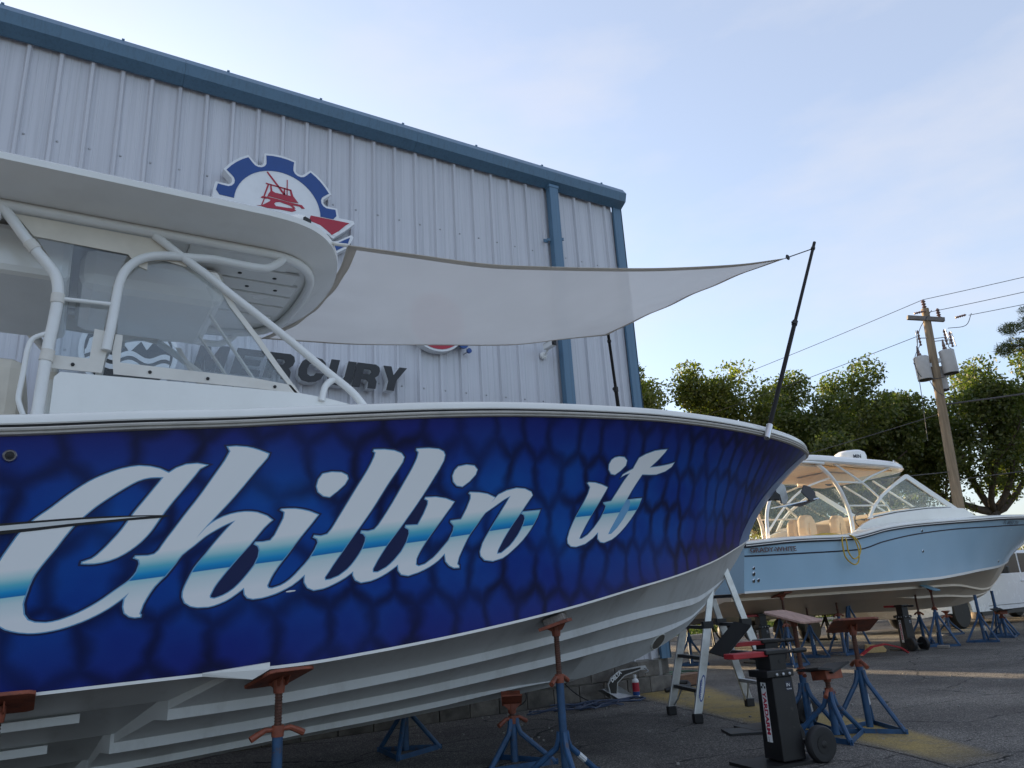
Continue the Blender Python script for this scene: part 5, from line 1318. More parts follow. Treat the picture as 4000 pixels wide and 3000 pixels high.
# loose ones in the yard
stand((5.97, 4.88, 0), R_(62), .50, .985, 'loose stand with pale square plywood top beside the nearest black jack', 'pad', -51, 15, pmat=plywood, leg_h=.38, sticker=True, stretch=1.35)
stand((5.84, 4.52, 0), R_(25), .36, .535, 'short loose stand with black rubber pads on orange head', 'keel', -28, -6, leg_h=.34, sticker=False)
stand((6.32, 4.53, 0), R_(60), .55, .885, 'loose stand with brown square top tilted away beside the short stand', 'pad', 81, 18, pmat=oxide, leg_h=.47, sticker=True, stretch=1.3)
# round the light blue boat
stand((10.95, 9.12, 0), R_(15), .66, 1.17, 'stand under the light blue stern directly behind the far black jack', 'pad', 0, -16)
stand((12.60, 9.95, 0), R_(60), .62, 1.04, 'stand with thin level brown plate, left of a touching pair', 'pad', -20, 4, sticker=True)
stand((13.25, 9.75, 0), R_(10), .72, 1.08, 'stand of the touching pair whose handle is just under the hull', 'pad', -25, -12, sticker=True)
stand((13.9, 9.98, 0), R_(-20), .95, 1.13, 'tall stand with steeply tilted narrow brown pad before the light blue hull', 'pad', -50, 40, sticker=False, stretch=.72)
stand((13.4, 11.3, 0), R_(70), .70, .92, 'stand with blue steel vee head below the light blue hull', 'vee', 20)
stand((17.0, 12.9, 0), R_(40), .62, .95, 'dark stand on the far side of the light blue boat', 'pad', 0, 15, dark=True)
stand((10.55, 11.1, 0), R_(80), .58, .80, 'blue stand beside the building corner behind the ladder', 'none', handle=False)
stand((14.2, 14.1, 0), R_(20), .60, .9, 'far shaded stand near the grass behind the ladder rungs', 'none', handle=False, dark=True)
stand((15.75, 9.65, 0), R_(35), .62, 1.16, 'stand with brown pad pressed under the hull right of the far jack', 'pad', 0, -17, sticker=True)
stand((15.42, 9.10, 0), R_(70), .72, 1.13, 'stand with pale blue square top in front of the light blue bow', 'pad', -60, 24, pmat=MAT('pale blue steel', (.16, .29, .37), .5, var=.1), sticker=True, stretch=1.05)
stand((16.6, 8.88, 0), R_(45), .93, .95, 'stand with bare tube and no top under the light blue forefoot', 'none', handle=False, sticker=True, leg_h=.52)
stand((18.6, 9.55, 0), R_(75), .97, 1.0, 'rear bare tube stand right of the light blue forefoot', 'none', handle=False, leg_h=.58)
stand((17.9, 9.1, 0), R_(20), .42, .55, 'short stand with black pad at the right edge before the white truck', 'keel', 40, 0, leg_h=.36)
stand((18.75, 10.8, 0), R_(0), .42, .55, 'short stand with orange handle in front of the truck wheel', 'pad', 0, 0, leg_h=.36, stretch=.5)

# ================================================================== HYDRAULIC JACKS
def jack(loc, rot, label, arm=.36, headz=.0, pad=False, faces='ws'):
    t = thing('hydraulic_jack', (0, 0, 0), label, 'jack', 'black wheeled boat jacks')
    m = MB(); m.add([(x*w, y*w, z) for z, w in ((.03, .105), (.60, .093)) for x, y in ((-1, -1), (1, -1), (1, 1), (-1, 1))], [(3, 2, 1, 0), (4, 5, 6, 7), (0, 1, 5, 4), (1, 2, 6, 5), (2, 3, 7, 6), (3, 0, 4, 7)])
    col = m.build('column', black_paint, t, bevel=.008)
    MB().box((-.02, 0, .625), (.25, .215, .05)).build('collar', black_paint, t, bevel=.006)
    b = MB()
    for i in range(3): b.lathe([(.011, 0), (.011, .008), (.006, .011)], (-.06+i*.06, -.1085, .62), (0, -1, 0), 8)
    for i in range(2): b.lathe([(.011, 0), (.011, .008), (.006, .011)], (.106, -.05+i*.10, .62), (1, 0, 0), 8)
    o = b.build('bolts', galv, t); o['kind'] = 'stuff'
    MB().box((.0, 0, .70+headz/2), (.15, .15, .12+headz)).build('inner_column', black_paint, t, bevel=.006)
    MB().lathe([(.014, 0), (.014, .003)], (.02, -.0755, .705), (0, -1, 0), 12).build('bolt_hole', rubber_black, t)
    MB().box((.0, 0, .775+headz), (.21, .17, .035)).build('head', black_paint, t, bevel=.008)
    MB().box((-.21, 0, .765+headz), (arm, .12, .038)).build('lift_arm', red_paint, t, bevel=.005)
    MB().tube([(.08, -.02, .765+headz), (.30, -.03, .768+headz)], .013, 8).tube([(.20, -.026, .767+headz), (.32, -.03, .768+headz)], .018, 8).build('pump_handle', rubber_black, t)
    MB().box((-.05, .03, .012), (.62, .34, .022)).build('base_plate', black_paint, t)
    for sy in (-1, 1):
        c = (.21, sy*.155, .125)
        w = MB().lathe([(.045, -.032), (.085, -.036), (.115, -.034), (.125, -.022), (.127, 0), (.125, .022), (.115, .034), (.085, .036), (.045, .032)], c, (0, 1, 0), 26).build('wheel', rubber_black, t, smooth=True)
        MB().lathe([(.062, -.037), (.058, -.030), (.03, -.030), (.022, -.042), (.01, -.044)], c, (0, 1, 0), 20).build('rim', black_paint, w, smooth=True)
    MB().tube([(.21, -.16, .125), (.21, .16, .125)], .012, 8).beam((.09, 0, .14), (.21, 0, .125), .10, .03).build('axle', black_paint, t)
    def fpt(face, u, z, e):          # point on a column face: u across, z up, e proud
        w = .105-.012*(z-.03)/.57+e
        return V((-w, -u, z)) if face == 'w' else (V((u, -w, z)) if face == 's' else V((w, u, z)))
    def fquad(face, u0, u1, z0, z1, e): return MB().add([fpt(face, u0, z0, e), fpt(face, u1, z0, e), fpt(face, u1, z1, e), fpt(face, u0, z1, e)], [(0, 1, 2, 3)])
    def ftext(s_, face, u0, z0, du, dz, size, width, mat, par, bold=0):
        o = fpt(face, u0, z0, .003); ex = (fpt(face, u0+du*.1, z0+dz*.1, .003)-o)/.1
        ey = (fpt(face, u0-dz*.1, z0+du*.1, .003)-o)/.1
        text_on('lettering', s_, o, ex, ey, size, mat, par, bold=bold, width=width)
    fa, fb = faces
    st_ = fquad(fa, -.045, .012, .15, .56, .0015).build('sticker', paper_white, t)
    ftext('YARDARM', fa, -.034, .495, 0, -1, .052, .30, MAT('sticker red', (.42, .012, .05), .5), st_, .0022)
    ftext('.COM', fa, -.030, .188, 0, -1, .018, .035, navy_m, st_)
    for i in range(3):
        for j in range(2):
            if (i+j) % 2 == 0: fquad(fa, -.041+i*.016, -.025+i*.016, .519+j*.017, .536+j*.017, .003).build('chequer', rubber_black, st_)
    s2 = fquad(fb, .02, .075, .50, .565, .002).build('badge', navy_m, t)
    ftext('IN', fb, .024, .530, 1, 0, .034, None, paper_white, s2)
    ftext('INDIANA', fb, .023, .508, 1, 0, .014, .048, paper_white, s2)
    if pad:
        Rp = Matrix.Rotation(rad(-38), 3, 'Y') @ Matrix.Rotation(rad(12), 3, 'X')
        MB().box((-.42, -.02, .82+headz), (.42, .22, .014), Rp).build('swivel_pad', rubber_black, t)
        MB().box((-.42, -.02, .80+headz), (.36, .18, .012), Rp).tube([(-.36, -.05, .77+headz), (-.36, .05, .77+headz)], .025, 10).build('pad_bracket', galv, t)
    t.location = loc; t.rotation_euler.z = rot
    return t
jack((4.80, 4.19, 0), R_(-9), 'nearest black jack with red arm at the bottom right of the yard')
jack((6.02, 5.28, 0), R_(-12), 'black jack half hidden behind the nearest one with tilted rubber pad', pad=True, headz=-.01)
jack((11.45, 10.1, 0), R_(-12), 'far black jack left under the light blue stern', headz=.06)
jack((14.35, 9.12, 0), R_(-102), 'far black jack standing alone with both wheels showing beside a lumber block', headz=.05, faces='se')

# ================================================================== LADDER
ld = thing('step_ladder', (6.4, 6.3, 0), 'open aluminium folding ladder under the bow of the blue boat', 'ladder')
d = V((.936, -.351, 0)); wv = V((-.24, -.64, 0))
F1 = V((5.97, 6.68, 0)); Bk1 = V((6.90, 6.42, 0))
apex_z = 1.78
def rail(p, q, name, w=.075, h=.028):
    MB().beam(p, q, h, w, up=d).build(name, alu, ld, bevel=.006)
pin = [F1+d*.475+V((0, 0, apex_z)), F1+wv*.95+d*.475+V((0, 0, apex_z))]
legs = [(F1, pin[0]+wv*.06), (F1+wv, pin[1]-wv*.05), (Bk1, pin[0]+wv*.10), (Bk1+wv, pin[1]-wv*.10)]
for a, b in legs:
    lo = a.lerp(b, .52)
    rail(a+V((0, 0, .06)), lo, 'lower_rail', .085, .034)
    rail(a.lerp(b, .30)+(b-a).normalized()*0+wv.normalized()*.0, b, 'upper_rail', .070, .024)
    MB().box(a+V((0, 0, .045)), (.075, .095, .09), Matrix.Rotation(math.atan2(wv.y, wv.x), 3, 'Z')).build('rubber_foot', rubber_black, ld, bevel=.01)
    MB().box(lo, (.06, .11, .07), Matrix.Rotation(math.atan2(wv.y, wv.x), 3, 'Z')).build('lock_sleeve', black_paint, ld)
for k, (i, j) in enumerate(((0, 1), (2, 3))):
    for z in (.29, .60, .90, 1.2, 1.5):
        f = z/apex_z
        a, b = legs[i][0].lerp(legs[i][1], f), legs[j][0].lerp(legs[j][1], f)
        MB().beam(a, b, .065, .034, up=(0, 0, 1)).build('rung', black_paint if k == 0 or z > .5 else galv, ld)
    for s in (0, 1):
        a, b = legs[(i, j)[s]][0].lerp(legs[(i, j)[s]][1], .05), legs[i][0].lerp(legs[i][1], .155).lerp(legs[j][0].lerp(legs[j][1], .155), .25 if s == 0 else .75)
        MB().tube([a, a.lerp(b, .5)+V((0, 0, -.02)), b], .008, 6).build('brace', galv, ld)
for p in pin: MB().lathe([(.06, -.03), (.07, 0), (.06, .03)], p, wv, 14).build('hinge', black_paint, ld)
a, b = legs[1][0].lerp(legs[1][1], .06), legs[1][0].lerp(legs[1][1], .30)
nrm = V((-.35, -.94, 0)).normalized(); c = a.lerp(b, .5); up_ = (b-a).normalized(); sx = up_.cross(nrm).normalized()
nrm2 = sx.cross(up_).normalized(); nrm2 = nrm2 if nrm2.dot(nrm) > 0 else -nrm2
nrm2 = (wv.normalized()); sx = d.copy()
el = MB().prism([(.028*math.cos(q), .13*math.sin(q)) for q in [i*.2618 for i in range(24)]], c+nrm2*.0185, sx, up_, nrm2*.002).build('badge', MAT('badge blue', (.03, .07, .28), .4), ld)
MB().prism([(.020*math.cos(q), .115*math.sin(q)) for q in [i*.2618 for i in range(24)]], c+nrm2*.0207, sx, up_, nrm2*.001).build('badge_field', paper_white, el)
text_on('lettering', 'WERNER', c+nrm2*.0225-up_*.09-sx*.010, up_, -sx, .03, MAT('badge letters', (.03, .07, .28), .4), el, bold=.001, width=.18)

# ================================================================== SMALL THINGS BY THE WALL
da = thing('ground_anchor', (6.55, 8.25, 0), 'galvanised anchor with black shank lettered DELTA by the wall', 'anchor')
sh = MB().prism([(6.36, .26), (6.33, .40), (6.40, .48), (6.56, .555), (6.90, .575), (6.99, .575), (7.01, .545), (6.98, .52), (6.90, .525), (6.62, .475), (6.50, .40), (6.47, .25), (6.47, .17), (6.36, .20)], (0, 8.26, -.20), (1, 0, 0), (0, 0, 1), (0, -.016, 0)).build('shank', galv, da)
MB().prism([(6.375, .27), (6.35, .395), (6.41, .465), (6.56, .54), (6.90, .56), (6.90, .54), (6.62, .49), (6.485, .41), (6.455, .26)], (0, 8.243, -.20), (1, 0, 0), (0, 0, 1), (0, -.003, 0)).build('shank_cover', black_paint, sh)
text_on('lettering', 'DELTA', (6.40, 8.238, .215), (.86, 0, .5), (-.5, 0, .86), .075, paper_white, sh, bold=.004, width=.20)
k = MB(); k.add([(6.28, 8.30, .14), (6.42, 8.16, .02), (6.74, 8.22, .015), (6.50, 8.24, .16), (6.30, 8.42, .12), (6.46, 8.40, .02)], [(0, 1, 2, 3), (0, 3, 4), (4, 3, 2, 5)]); k.build('fluke', galv, da, solid=.012)
MB().tube(smooth_path([(6.97, 8.24, .345), (6.99, 8.20, .31), (6.96, 8.22, .28), (7.0, 8.25, .26)], 4), .009, 6).build('shackle', galv, da)
bo = thing('spray_bottle', (6.77, 8.22, 0), 'white bottle with red and blue label on the ground beside the anchor', 'bottle')
MB().lathe([(.042, 0), (.045, .01), (.045, .20), (.038, .22), (.018, .235), (.018, .245)], (6.77, 8.22, 0), (0, 0, 1), 18).build('body', paper_white, bo, smooth=True)
MB().lathe([(.0205, .243), (.0205, .275), (.017, .28)], (6.77, 8.22, 0), (0, 0, 1), 14).build('cap', paper_white, bo)
MB().lathe([(.0456, .075), (.0456, .185)], (6.77, 8.22, 0), (0, 0, 1), 18).build('label', sign_red, bo, smooth=True)
MB().lathe([(.0457, .03), (.0457, .074)], (6.77, 8.22, 0), (0, 0, 1), 18).build('label_band', sign_blue, bo, smooth=True)
hose_b = MAT('blue hose', (.03, .05, .10), .45, var=.15)
m = MB(); pts = []
for i in range(150):
    a = i*.22; rx = .40+.22*math.sin(i*.05)+.05*math.sin(i*1.7); ry = .16+.06*math.sin(i*.23)
    pts.append((5.65+.45*math.sin(i*.031)+rx*math.cos(a), 7.85+.1*math.sin(i*.05)+ry*math.sin(a), .014+.012*(1+math.sin(i*.9))+.0006*i*.3))
m.tube(pts, .010, 6)
tag(m.build('air_hose', hose_b, None, smooth=True), 'dark blue hose lying in loose coils on the asphalt by the wall', 'hose')
m = MB(); m.tube(smooth_path([(5.35, 8.46, .62), (5.6, 8.44, .45), (5.85, 8.4, .18), (6.05, 8.3, .03), (6.1, 8.05, .012)], 6), .008, 6)
tag(m.build('extension_lead', rubber_black, None, smooth=True), 'thin dark cord hanging down the block wall behind the hose', 'cord')
m = MB(); c = V((5.0, 8.40, .22))
m.tube([c+V((.17*math.cos(i*.3), .05*math.sin(i*.9), .17*math.sin(i*.3))) for i in range(44)], .007, 6)
tag(m.build('cord_loop', rubber_black, None, smooth=True), 'round loop of black cord leaning on the block wall', 'cord')
hose_g = MAT('green hose', (.03, .10, .05), .4, var=.2)
m = MB(); m.tube([(8.45+(.33+.02*math.sin(i))*math.cos(i*.31), 9.15+(.20+.02*math.sin(i*.7))*math.sin(i*.31), .018+.0016*i) for i in range(70)], .013, 7)
tag(m.build('garden_hose', hose_g, None, smooth=True), 'green hose coiled by the building corner behind the ladder', 'hose')
tag(MB().box((8.05, 8.62, .085), (.62, .2, .15), Matrix.Rotation(R_(6), 3, 'Z')).build('timber_block', MAT('brown timber', (.16, .085, .05), .85, var=.3, scale=7, stretch=(1, 8, 8), bump=.2), None, bevel=.01), 'short brown timber block on the ground at the building corner', 'timber')
tag(MB().tube(smooth_path([(7.3, 8.25, .03), (7.5, 8.2, .06), (7.7, 8.22, .05), (7.75, 8.3, .09), (7.6, 8.33, .1)], 5), .03, 8).build('rubber_strap', rubber_black, None, smooth=True), 'black rubber strap on the yellow paint by the timber block', 'strap')
tag(MB().prism([(-.17, 0), (.17, 0), (.19, .05), (.13, .13), (-.15, .15)], (13.75, 9.42, .001), V((.75, -.66, 0)), (0, 0, 1), (.10, .12, 0)).build('lumber_block', wood_yellow, None, bevel=.008), 'sunlit yellow lumber block on the asphalt by the far jack', 'timber')
tag(MB().sweep([V((12.75, 9.05, .04)), V((12.95, 8.95, .17)), V((13.2, 8.85, .20)), V((13.45, 8.72, .12)), V((13.55, 8.66, .03))], [(-.05, -.012), (.05, -.012), (.05, .012), (-.05, .012)]).build('jack_foot', red_paint, None), 'bent dark red steel bar lying on the asphalt', 'steel bar')
tag(MB().box((5.62, 5.30, .012), (.40, .30, .018), Matrix.Rotation(R_(-30), 3, 'Z')).build('ground_board', black_paint, None), 'dark flat board on the asphalt behind the nearest jack', 'board')
tag(MB().box((14.95, 8.80, .03), (.22, .20, .05), Matrix.Rotation(R_(25), 3, 'Z')).build('wood_offcut', wood_gray, None, bevel=.005), 'small grey wood offcut beside the far jack base', 'timber')
for i, (x, y, r, lab) in enumerate(((20.3, 17.2, -4, 'pale concrete wheel stop by the kerb behind the stands'), (26.0, 19.2, 5, 'far concrete wheel stop on the grass verge'))):
    tag(MB().prism([(-.12, 0), (.12, 0), (.08, .14), (-.08, .14)], (x-1.1, y, .0 if i == 0 else .08), (0, 1, 0), (0, 0, 1), (2.2, 0, 0)).build('wheel_stop', concrete_m, None, bevel=.01), lab, 'wheel stop', 'concrete wheel stops')
rubble = MB()
for i in range(160):
    x, y = random.uniform(3, 12), random.uniform(4, 9.5)
    if y > 8.35 and x < 7.7: y = 8.3
    s = random.uniform(.006, .018); rubble.box((x, y, s*.5), (s*1.5, s, s), Matrix.Rotation(random.uniform(0, 3), 3, 'Z'))
tag(rubble.build('litter', concrete_m, None), 'scattered pebbles and grit on the asphalt', 'grit', kind='stuff')
# ================================================================== PARKED VEHICLES BEHIND
truck_m = MAT('white car paint', (.70, .71, .74), .25, var=.03, coat=.5)
dglass = MAT('tinted car glass', (.006, .007, .009), .10, var=.1, spec=.25)
tk = thing('pickup_truck', (21.5, 12.8, 0), 'white pickup truck parked behind the bow of the light blue boat', 'truck')
def arch(cx, r, z0, n=9): return [(cx+r*math.cos(rad(180-180*i/(n-1))), z0+r*math.sin(rad(180-180*i/(n-1)))) for i in range(n)]
body = [(18.45, .62), (18.50, 1.02), (18.75, 1.14), (20.0, 1.24), (22.6, 1.32), (24.2, 1.36), (29.0, 1.38), (29.05, .60), (28.4, .45)]+arch(27.6, .46, .42)[::-1]+[(27.1, .42), (22.05, .38)]+arch(21.15, .50, .40)[::-1]+[(20.6, .42), (19.1, .36), (18.7, .40)]
MB().prism(body, (0, 11.72, 0), (1, 0, 0), (0, 0, 1), (0, 2.0, 0)).build('body', truck_m, tk, bevel=.07)
DX = 2.35
cab = [(x+DX, z) for x, z in [(20.55, 1.30), (21.60, 1.95), (21.9, 2.04), (24.0, 2.04), (24.25, 1.95), (24.45, 1.30)]]
MB().prism(cab, (0, 11.86, 0), (1, 0, 0), (0, 0, 1), (0, 1.72, 0)).build('cab', truck_m, tk, bevel=.08)
for y, d in ((11.855, -.006), (13.585, .006)):
    MB().prism([(x+DX, z) for x, z in [(20.98, 1.38), (21.72, 1.90), (22.55, 1.94), (22.55, 1.38)]], (0, y, 0), (1, 0, 0), (0, 0, 1), (0, d, 0)).build('window', dglass, tk)
    MB().prism([(x+DX, z) for x, z in [(22.65, 1.38), (22.65, 1.94), (23.8, 1.93), (24.15, 1.42)]], (0, y, 0), (1, 0, 0), (0, 0, 1), (0, d, 0)).build('window', dglass, tk)
MB().add([(20.62+DX, 11.98, 1.38), (20.62+DX, 13.46, 1.38), (21.58+DX, 13.4, 1.94), (21.58+DX, 12.04, 1.94)], [(3, 2, 1, 0)]).build('windscreen', dglass, tk)
for x in (22.75, 24.95, 26.25): MB().box((x, 11.717, .88), (.014, .006, .80)).build('door_seam', rubber_black, tk)
MB().box((24.6, 11.716, .52), (4.2, .006, .012)).build('sill_seam', rubber_black, tk)
for x in (24.65, 26.0): MB().box((x, 11.70, 1.14), (.20, .03, .035)).build('door_handle', truck_m, tk, bevel=.01)
MB().box((23.55, 11.60, 1.47), (.14, .24, .2)).build('mirror', black_paint, tk, bevel=.03)
MB().box((24.6, 11.80, .33), (5.0, .16, .10)).build('side_step', black_paint, tk)
MB().box((18.55, 11.95, .98), (.12, .35, .16)).build('headlight', MAT('lamp glass', (.5, .52, .55), .1), tk, bevel=.02)
for x in (21.15, 27.6):
    for y, s in ((11.86, -1), (13.56, 1)):
        w = MB().lathe([(.25, -.13), (.38, -.13), (.41, -.09), (.415, 0), (.41, .09), (.38, .13), (.25, .13)], (x, y, .415), (0, 1, 0), 30).build('wheel', rubber_black, tk, smooth=True)
        r = MB().lathe([(.25, s*.10), (.24, s*.06), (.23, s*.04)], (x, y, .415), (0, 1, 0), 24)
        for k in range(6):
            a = k*math.pi/3+.3
            for da in (-.10, .10):
                r.beam((x+.06*math.cos(a+da*2), y+s*.11, .415+.06*math.sin(a+da*2)), (x+.245*math.cos(a+da), y+s*.095, .415+.245*math.sin(a+da)), .03, .03, up=(0, 1, 0))
        r.lathe([(.06, s*.08), (.055, s*.125), (.02, s*.13)], (x, y, .415), (0, 1, 0), 14)
        r.build('rim', MAT('dark alloy', (.05, .05, .055), .3, metal=.8), w)
fl = thing('flatbed_trailer', (15.5, 13.6, 0), 'dark flatbed trailer parked behind the light blue boat', 'trailer')
MB().box((15.9, 13.6, .92), (6.0, 1.9, .62)).build('load_bed', MAT('dark brown trailer', (.045, .038, .032), .8, var=.3), fl, bevel=.02)
MB().beam((12.9, 13.6, .56), (11.2, 13.6, .5), .12, .12).build('draw_bar', black_paint, fl)
for x in (15.2, 16.1):
    for y in (12.72, 14.5):
        w = MB().lathe([(.15, -.10), (.30, -.10), (.33, 0), (.30, .10), (.15, .10)], (x, y, .33), (0, 1, 0), 24).build('wheel', rubber_black, fl, smooth=True)
        MB().lathe([(.16, -.08), (.15, -.05), (.05, -.06)], (x, y, .33), (0, 1, 0), 16).build('rim', galv, w)
bx = thing('shade_caster_trailer', (11.1, 21.4, 0), 'white box trailer added out of view behind the metal building to block low sun', 'trailer')  # unseen trailer added to keep low sun off the yard right of the streak
MB().box((11.1, 21.4, 1.75), (2.4, 4.0, 2.4)).build('box', truck_m, bx, bevel=.03)
for y in (20.6, 21.6): MB().lathe([(.15, -1.1), (.33, -1.1), (.33, 1.1), (.15, 1.1)], (11.1, y, .34), (1, 0, 0), 20).build('axle_wheels', rubber_black, bx)

# ================================================================== UTILITY POLE AND WIRES
pole_m = MAT('weathered timber pole', (.24, .185, .125), .9, var=.25, scale=5, stretch=(3, 3, .25), bump=.3, bscale=30)
por = MAT('brown porcelain', (.16, .10, .085), .3, var=.1)
can_m = MAT('grey transformer paint', (.48, .49, .50), .4, var=.06, dirt=.2)
wire_m = MAT('wire', (.06, .06, .065), .6)
up_ = thing('utility_pole', (26.35, 14.15, 0), 'timber utility pole with crossarm and grey transformers', 'utility pole')
PB, PT = V((26.35, 14.15, 0)), V((26.95, 13.85, 11.0))
at = lambda z: PB.lerp(PT, z/11.0)
MB().tube([at(0), at(3), at(7), PT], [.19, .175, .155, .13], 16).build('pole', pole_m, up_, smooth=True)
ca = V((.80, -.60, 0)); cb = V((.60, .80, 0))          # along the arm (image right) / away
pc = at(10.55)
arm_ = MB().beam(pc-ca*.72-cb*.12+V((0, 0, .13)), pc+ca*.55-cb*.12-V((0, 0, .08)), .13, .15).build('crossarm', MAT('grey arm', (.16, .15, .14), .85, var=.2), up_)
def insul(p, q, n=4, r=.055, name='insulator'):
    p, q = V(p), V(q); d = (q-p); L = d.length; pr = [(r*.4, 0)]
    for i in range(n): pr += [(r, L*(i+.2)/n), (r*.45, L*(i+.85)/n)]
    MB().lathe(pr+[(r*.4, L)], p, d.normalized(), 12).build(name, por, up_, smooth=True)
insul(at(10.95), at(10.95)+V((0, 0, .42)), 4, .085)
insul(pc+ca*.40-cb*.12+V((0, 0, .0)), pc+ca*.40-cb*.12+V((0, 0, .38)), 4, .08)
insul(pc-ca*.45-cb*.12+V((0, 0, .26)), pc-ca*.02-cb*.12+V((0, 0, .33)), 5, .05)
insul(pc+ca*.95-cb*.12-V((0, 0, .04)), pc+ca*1.35-cb*.12+V((0, 0, .04)), 5, .05)
for s, z, o in ((-1, 9.85, .42), (1, 9.80, .50), (1, 9.70, .68)):
    c = at(z)+ca*s*o-cb*.1
    insul(c+V((0, 0, -.30)), c+V((0, 0, .30)), 5, .05, 'cutout')
    MB().beam(at(z), c, .03, .03).beam(c+ca*.12*s+V((0, 0, -.28)), c+ca*.06*s+V((0, 0, .30)), .025, .025).build('cutout_bracket', galv, up_)
for s, z, o, b in ((-1, 8.70, .44, -.05), (1, 8.85, .46, -.1), (.55, 8.35, .45, .36)):
    c = at(z)+ca*s*(o if s < 1 else o)+cb*b
    t_ = MB().lathe([(.235, -.44), (.25, -.42), (.25, .36), (.256, .38), (.256, .41), (.24, .43), (.10, .47)], c, (0, 0, 1), 24).build('transformer', can_m, up_, smooth=True)
    MB().lathe([(.235, -.455), (.252, -.44), (.235, -.425)], c, (0, 0, 1), 24).build('base_ring', rubber_black, t_)
    MB().lathe([(.05, 0), (.07, .05), (.045, .12), (.06, .16), (.02, .40)], c+V((-.08, 0, .45)), (0, 0, 1), 10).build('bushing', por, t_)
    MB().lathe([(.04, 0), (.05, .06), (.03, .18)], c+V((.12, .05, .43)), (0, 0, 1), 10).build('bushing', por, t_)
    MB().beam(at(z+.1), c+V((0, 0, .1)), .12, .14).build('hanger', galv, up_)
for k, pts in enumerate(([pc+ca*.15+V((0, 0, .3)), at(10.1)-ca*.42, at(9.1)-ca*.65], [at(9.6)+ca*.6, at(9.4)+ca*.5, at(9.3)+ca*.6], [at(9.8)+ca*.6+V((0, 0, .3)), pc+ca*1.2+V((0, 0, -.4)), pc+ca*1.5+V((0, 0, .05))], [at(8.9)-ca*.8, at(8.3)-ca*.55, at(8.3)+ca*.3, at(8.7)+ca*.95], [at(8.8)+ca*.9, at(8.5)+ca*1.25, at(8.1)+ca*1.0, at(7.8)+ca*.1], [at(8.3)-ca*.4, at(7.7)-ca*.1, at(7.3)+ca*.6], [at(9.6)-ca*.45, at(9.0)-ca*.75, at(8.2)-ca*.7, at(6.0)-ca*.75])):
    MB().tube(smooth_path([p-cb*.2 for p in pts], 5), .013, 5).build('jumper_wire', wire_m, up_)
def wire(a, b, sag, label, r=.012, n=30):
    a, b = V(a), V(b); m = MB()
    m.tube([a.lerp(b, i/n)-V((0, 0, 4*sag*(i/n)*(1-i/n))) for i in range(n+1)], r, 5)
    return tag(m.build('power_line', wire_m, None, smooth=True), label, 'power line', 'overhead power lines')
top_ = at(10.95)+V((0, 0, .42))
right = V((6.5, -26, 0))
left = V((-1.0, 34, 0))
wire(top_, top_+right+V((0, 0, -.4)), .5, 'topmost power line running right from the pole top')
wire(pc+ca*.1+V((0, 0, .3)), pc+right+V((0, 0, -.1)), .5, 'middle power line running right from the crossarm')
wire(pc+ca*1.5+V((0, 0, .05)), pc+right+V((1.6, 0, -.2)), .5, 'lowest power line running right from the crossarm end')
wire(top_, top_+left+V((0, 0, -.2)), .4, 'upper power line running left from the pole top')
wire(at(9.95)-ca*.45, at(9.95)+left+V((-.3, 0, -.2)), .4, 'lower power line running left below the crossarm')
wire(at(7.3), at(7.3)+right+V((0, 0, -.3)), .5, 'thick dark cable running right below the transformers', .03)
wire(at(7.0), at(7.0)+V((-6, 30, -1.0)), .6, 'thin cable running left through the oak tops', .016)
wire(at(4.9), at(4.9)+V((-24, 8, -.6)), .3, 'low cable running left from the pole behind the bow', .016)
wire(at(4.6), at(4.6)+right+V((0, 0, .3)), .2, 'low cable running right in front of the oak limbs', .014)

# ================================================================== TREES
bark_m = MAT('oak bark', (.085, .065, .05), .95, var=.35, scale=6, stretch=(2, 2, .6), bump=.6, bscale=24)
oak_l = leaf_mat('oak leaves', (.045, .070, .015), (.15, .155, .04), .40)
oak_l2 = leaf_mat('yellow green leaves', (.07, .095, .018), (.20, .19, .045), .45)
pine_l = leaf_mat('pine needles', (.03, .05, .014), (.07, .085, .025), .2)
def leaves(name, centers, radii, per, size, mat, parent, flat=.75, seed=0, aspect=.55):
    g = np.random.default_rng(seed)
    P, N = [], len(centers)
    tot = []
    for c, r in zip(centers, radii):
        n = max(12, int(per*(r**2)))
        d = g.normal(size=(n, 3)); d /= np.linalg.norm(d, axis=1)[:, None]
        rr = r*g.uniform(.25, 1, n)**.45*g.uniform(.75, 1.12, n)
        p = np.array(c)+d*rr[:, None]*np.array([1, 1, flat])
        tot.append(p)
    p = np.concatenate(tot); n = len(p)
    a = g.normal(size=(n, 3)); a /= np.linalg.norm(a, axis=1)[:, None]
    b = g.normal(size=(n, 3)); b -= a*(a*b).sum(1)[:, None]; b /= np.linalg.norm(b, axis=1)[:, None]
    s = size*g.uniform(.55, 1.35, n)[:, None]
    off_ = np.array(wloc(parent))
    v = np.stack([p-a*s, p+b*s*aspect, p+a*s, p-b*s*aspect], 1).reshape(-1, 3)-off_
    me = bpy.data.meshes.new(name); me.vertices.add(4*n); me.loops.add(4*n); me.polygons.add(n)
    me.vertices.foreach_set('co', v.ravel().astype(np.float32)); me.loops.foreach_set('vertex_index', np.arange(4*n, dtype=np.int32))
    me.polygons.foreach_set('loop_start', np.arange(0, 4*n, 4, dtype=np.int32)); me.polygons.foreach_set('loop_total', np.full(n, 4, dtype=np.int32))
    me.update(calc_edges=True); me.materials.append(mat)
    o = bpy.data.objects.new(name, me); COL.objects.link(o); o.parent = parent
    return o
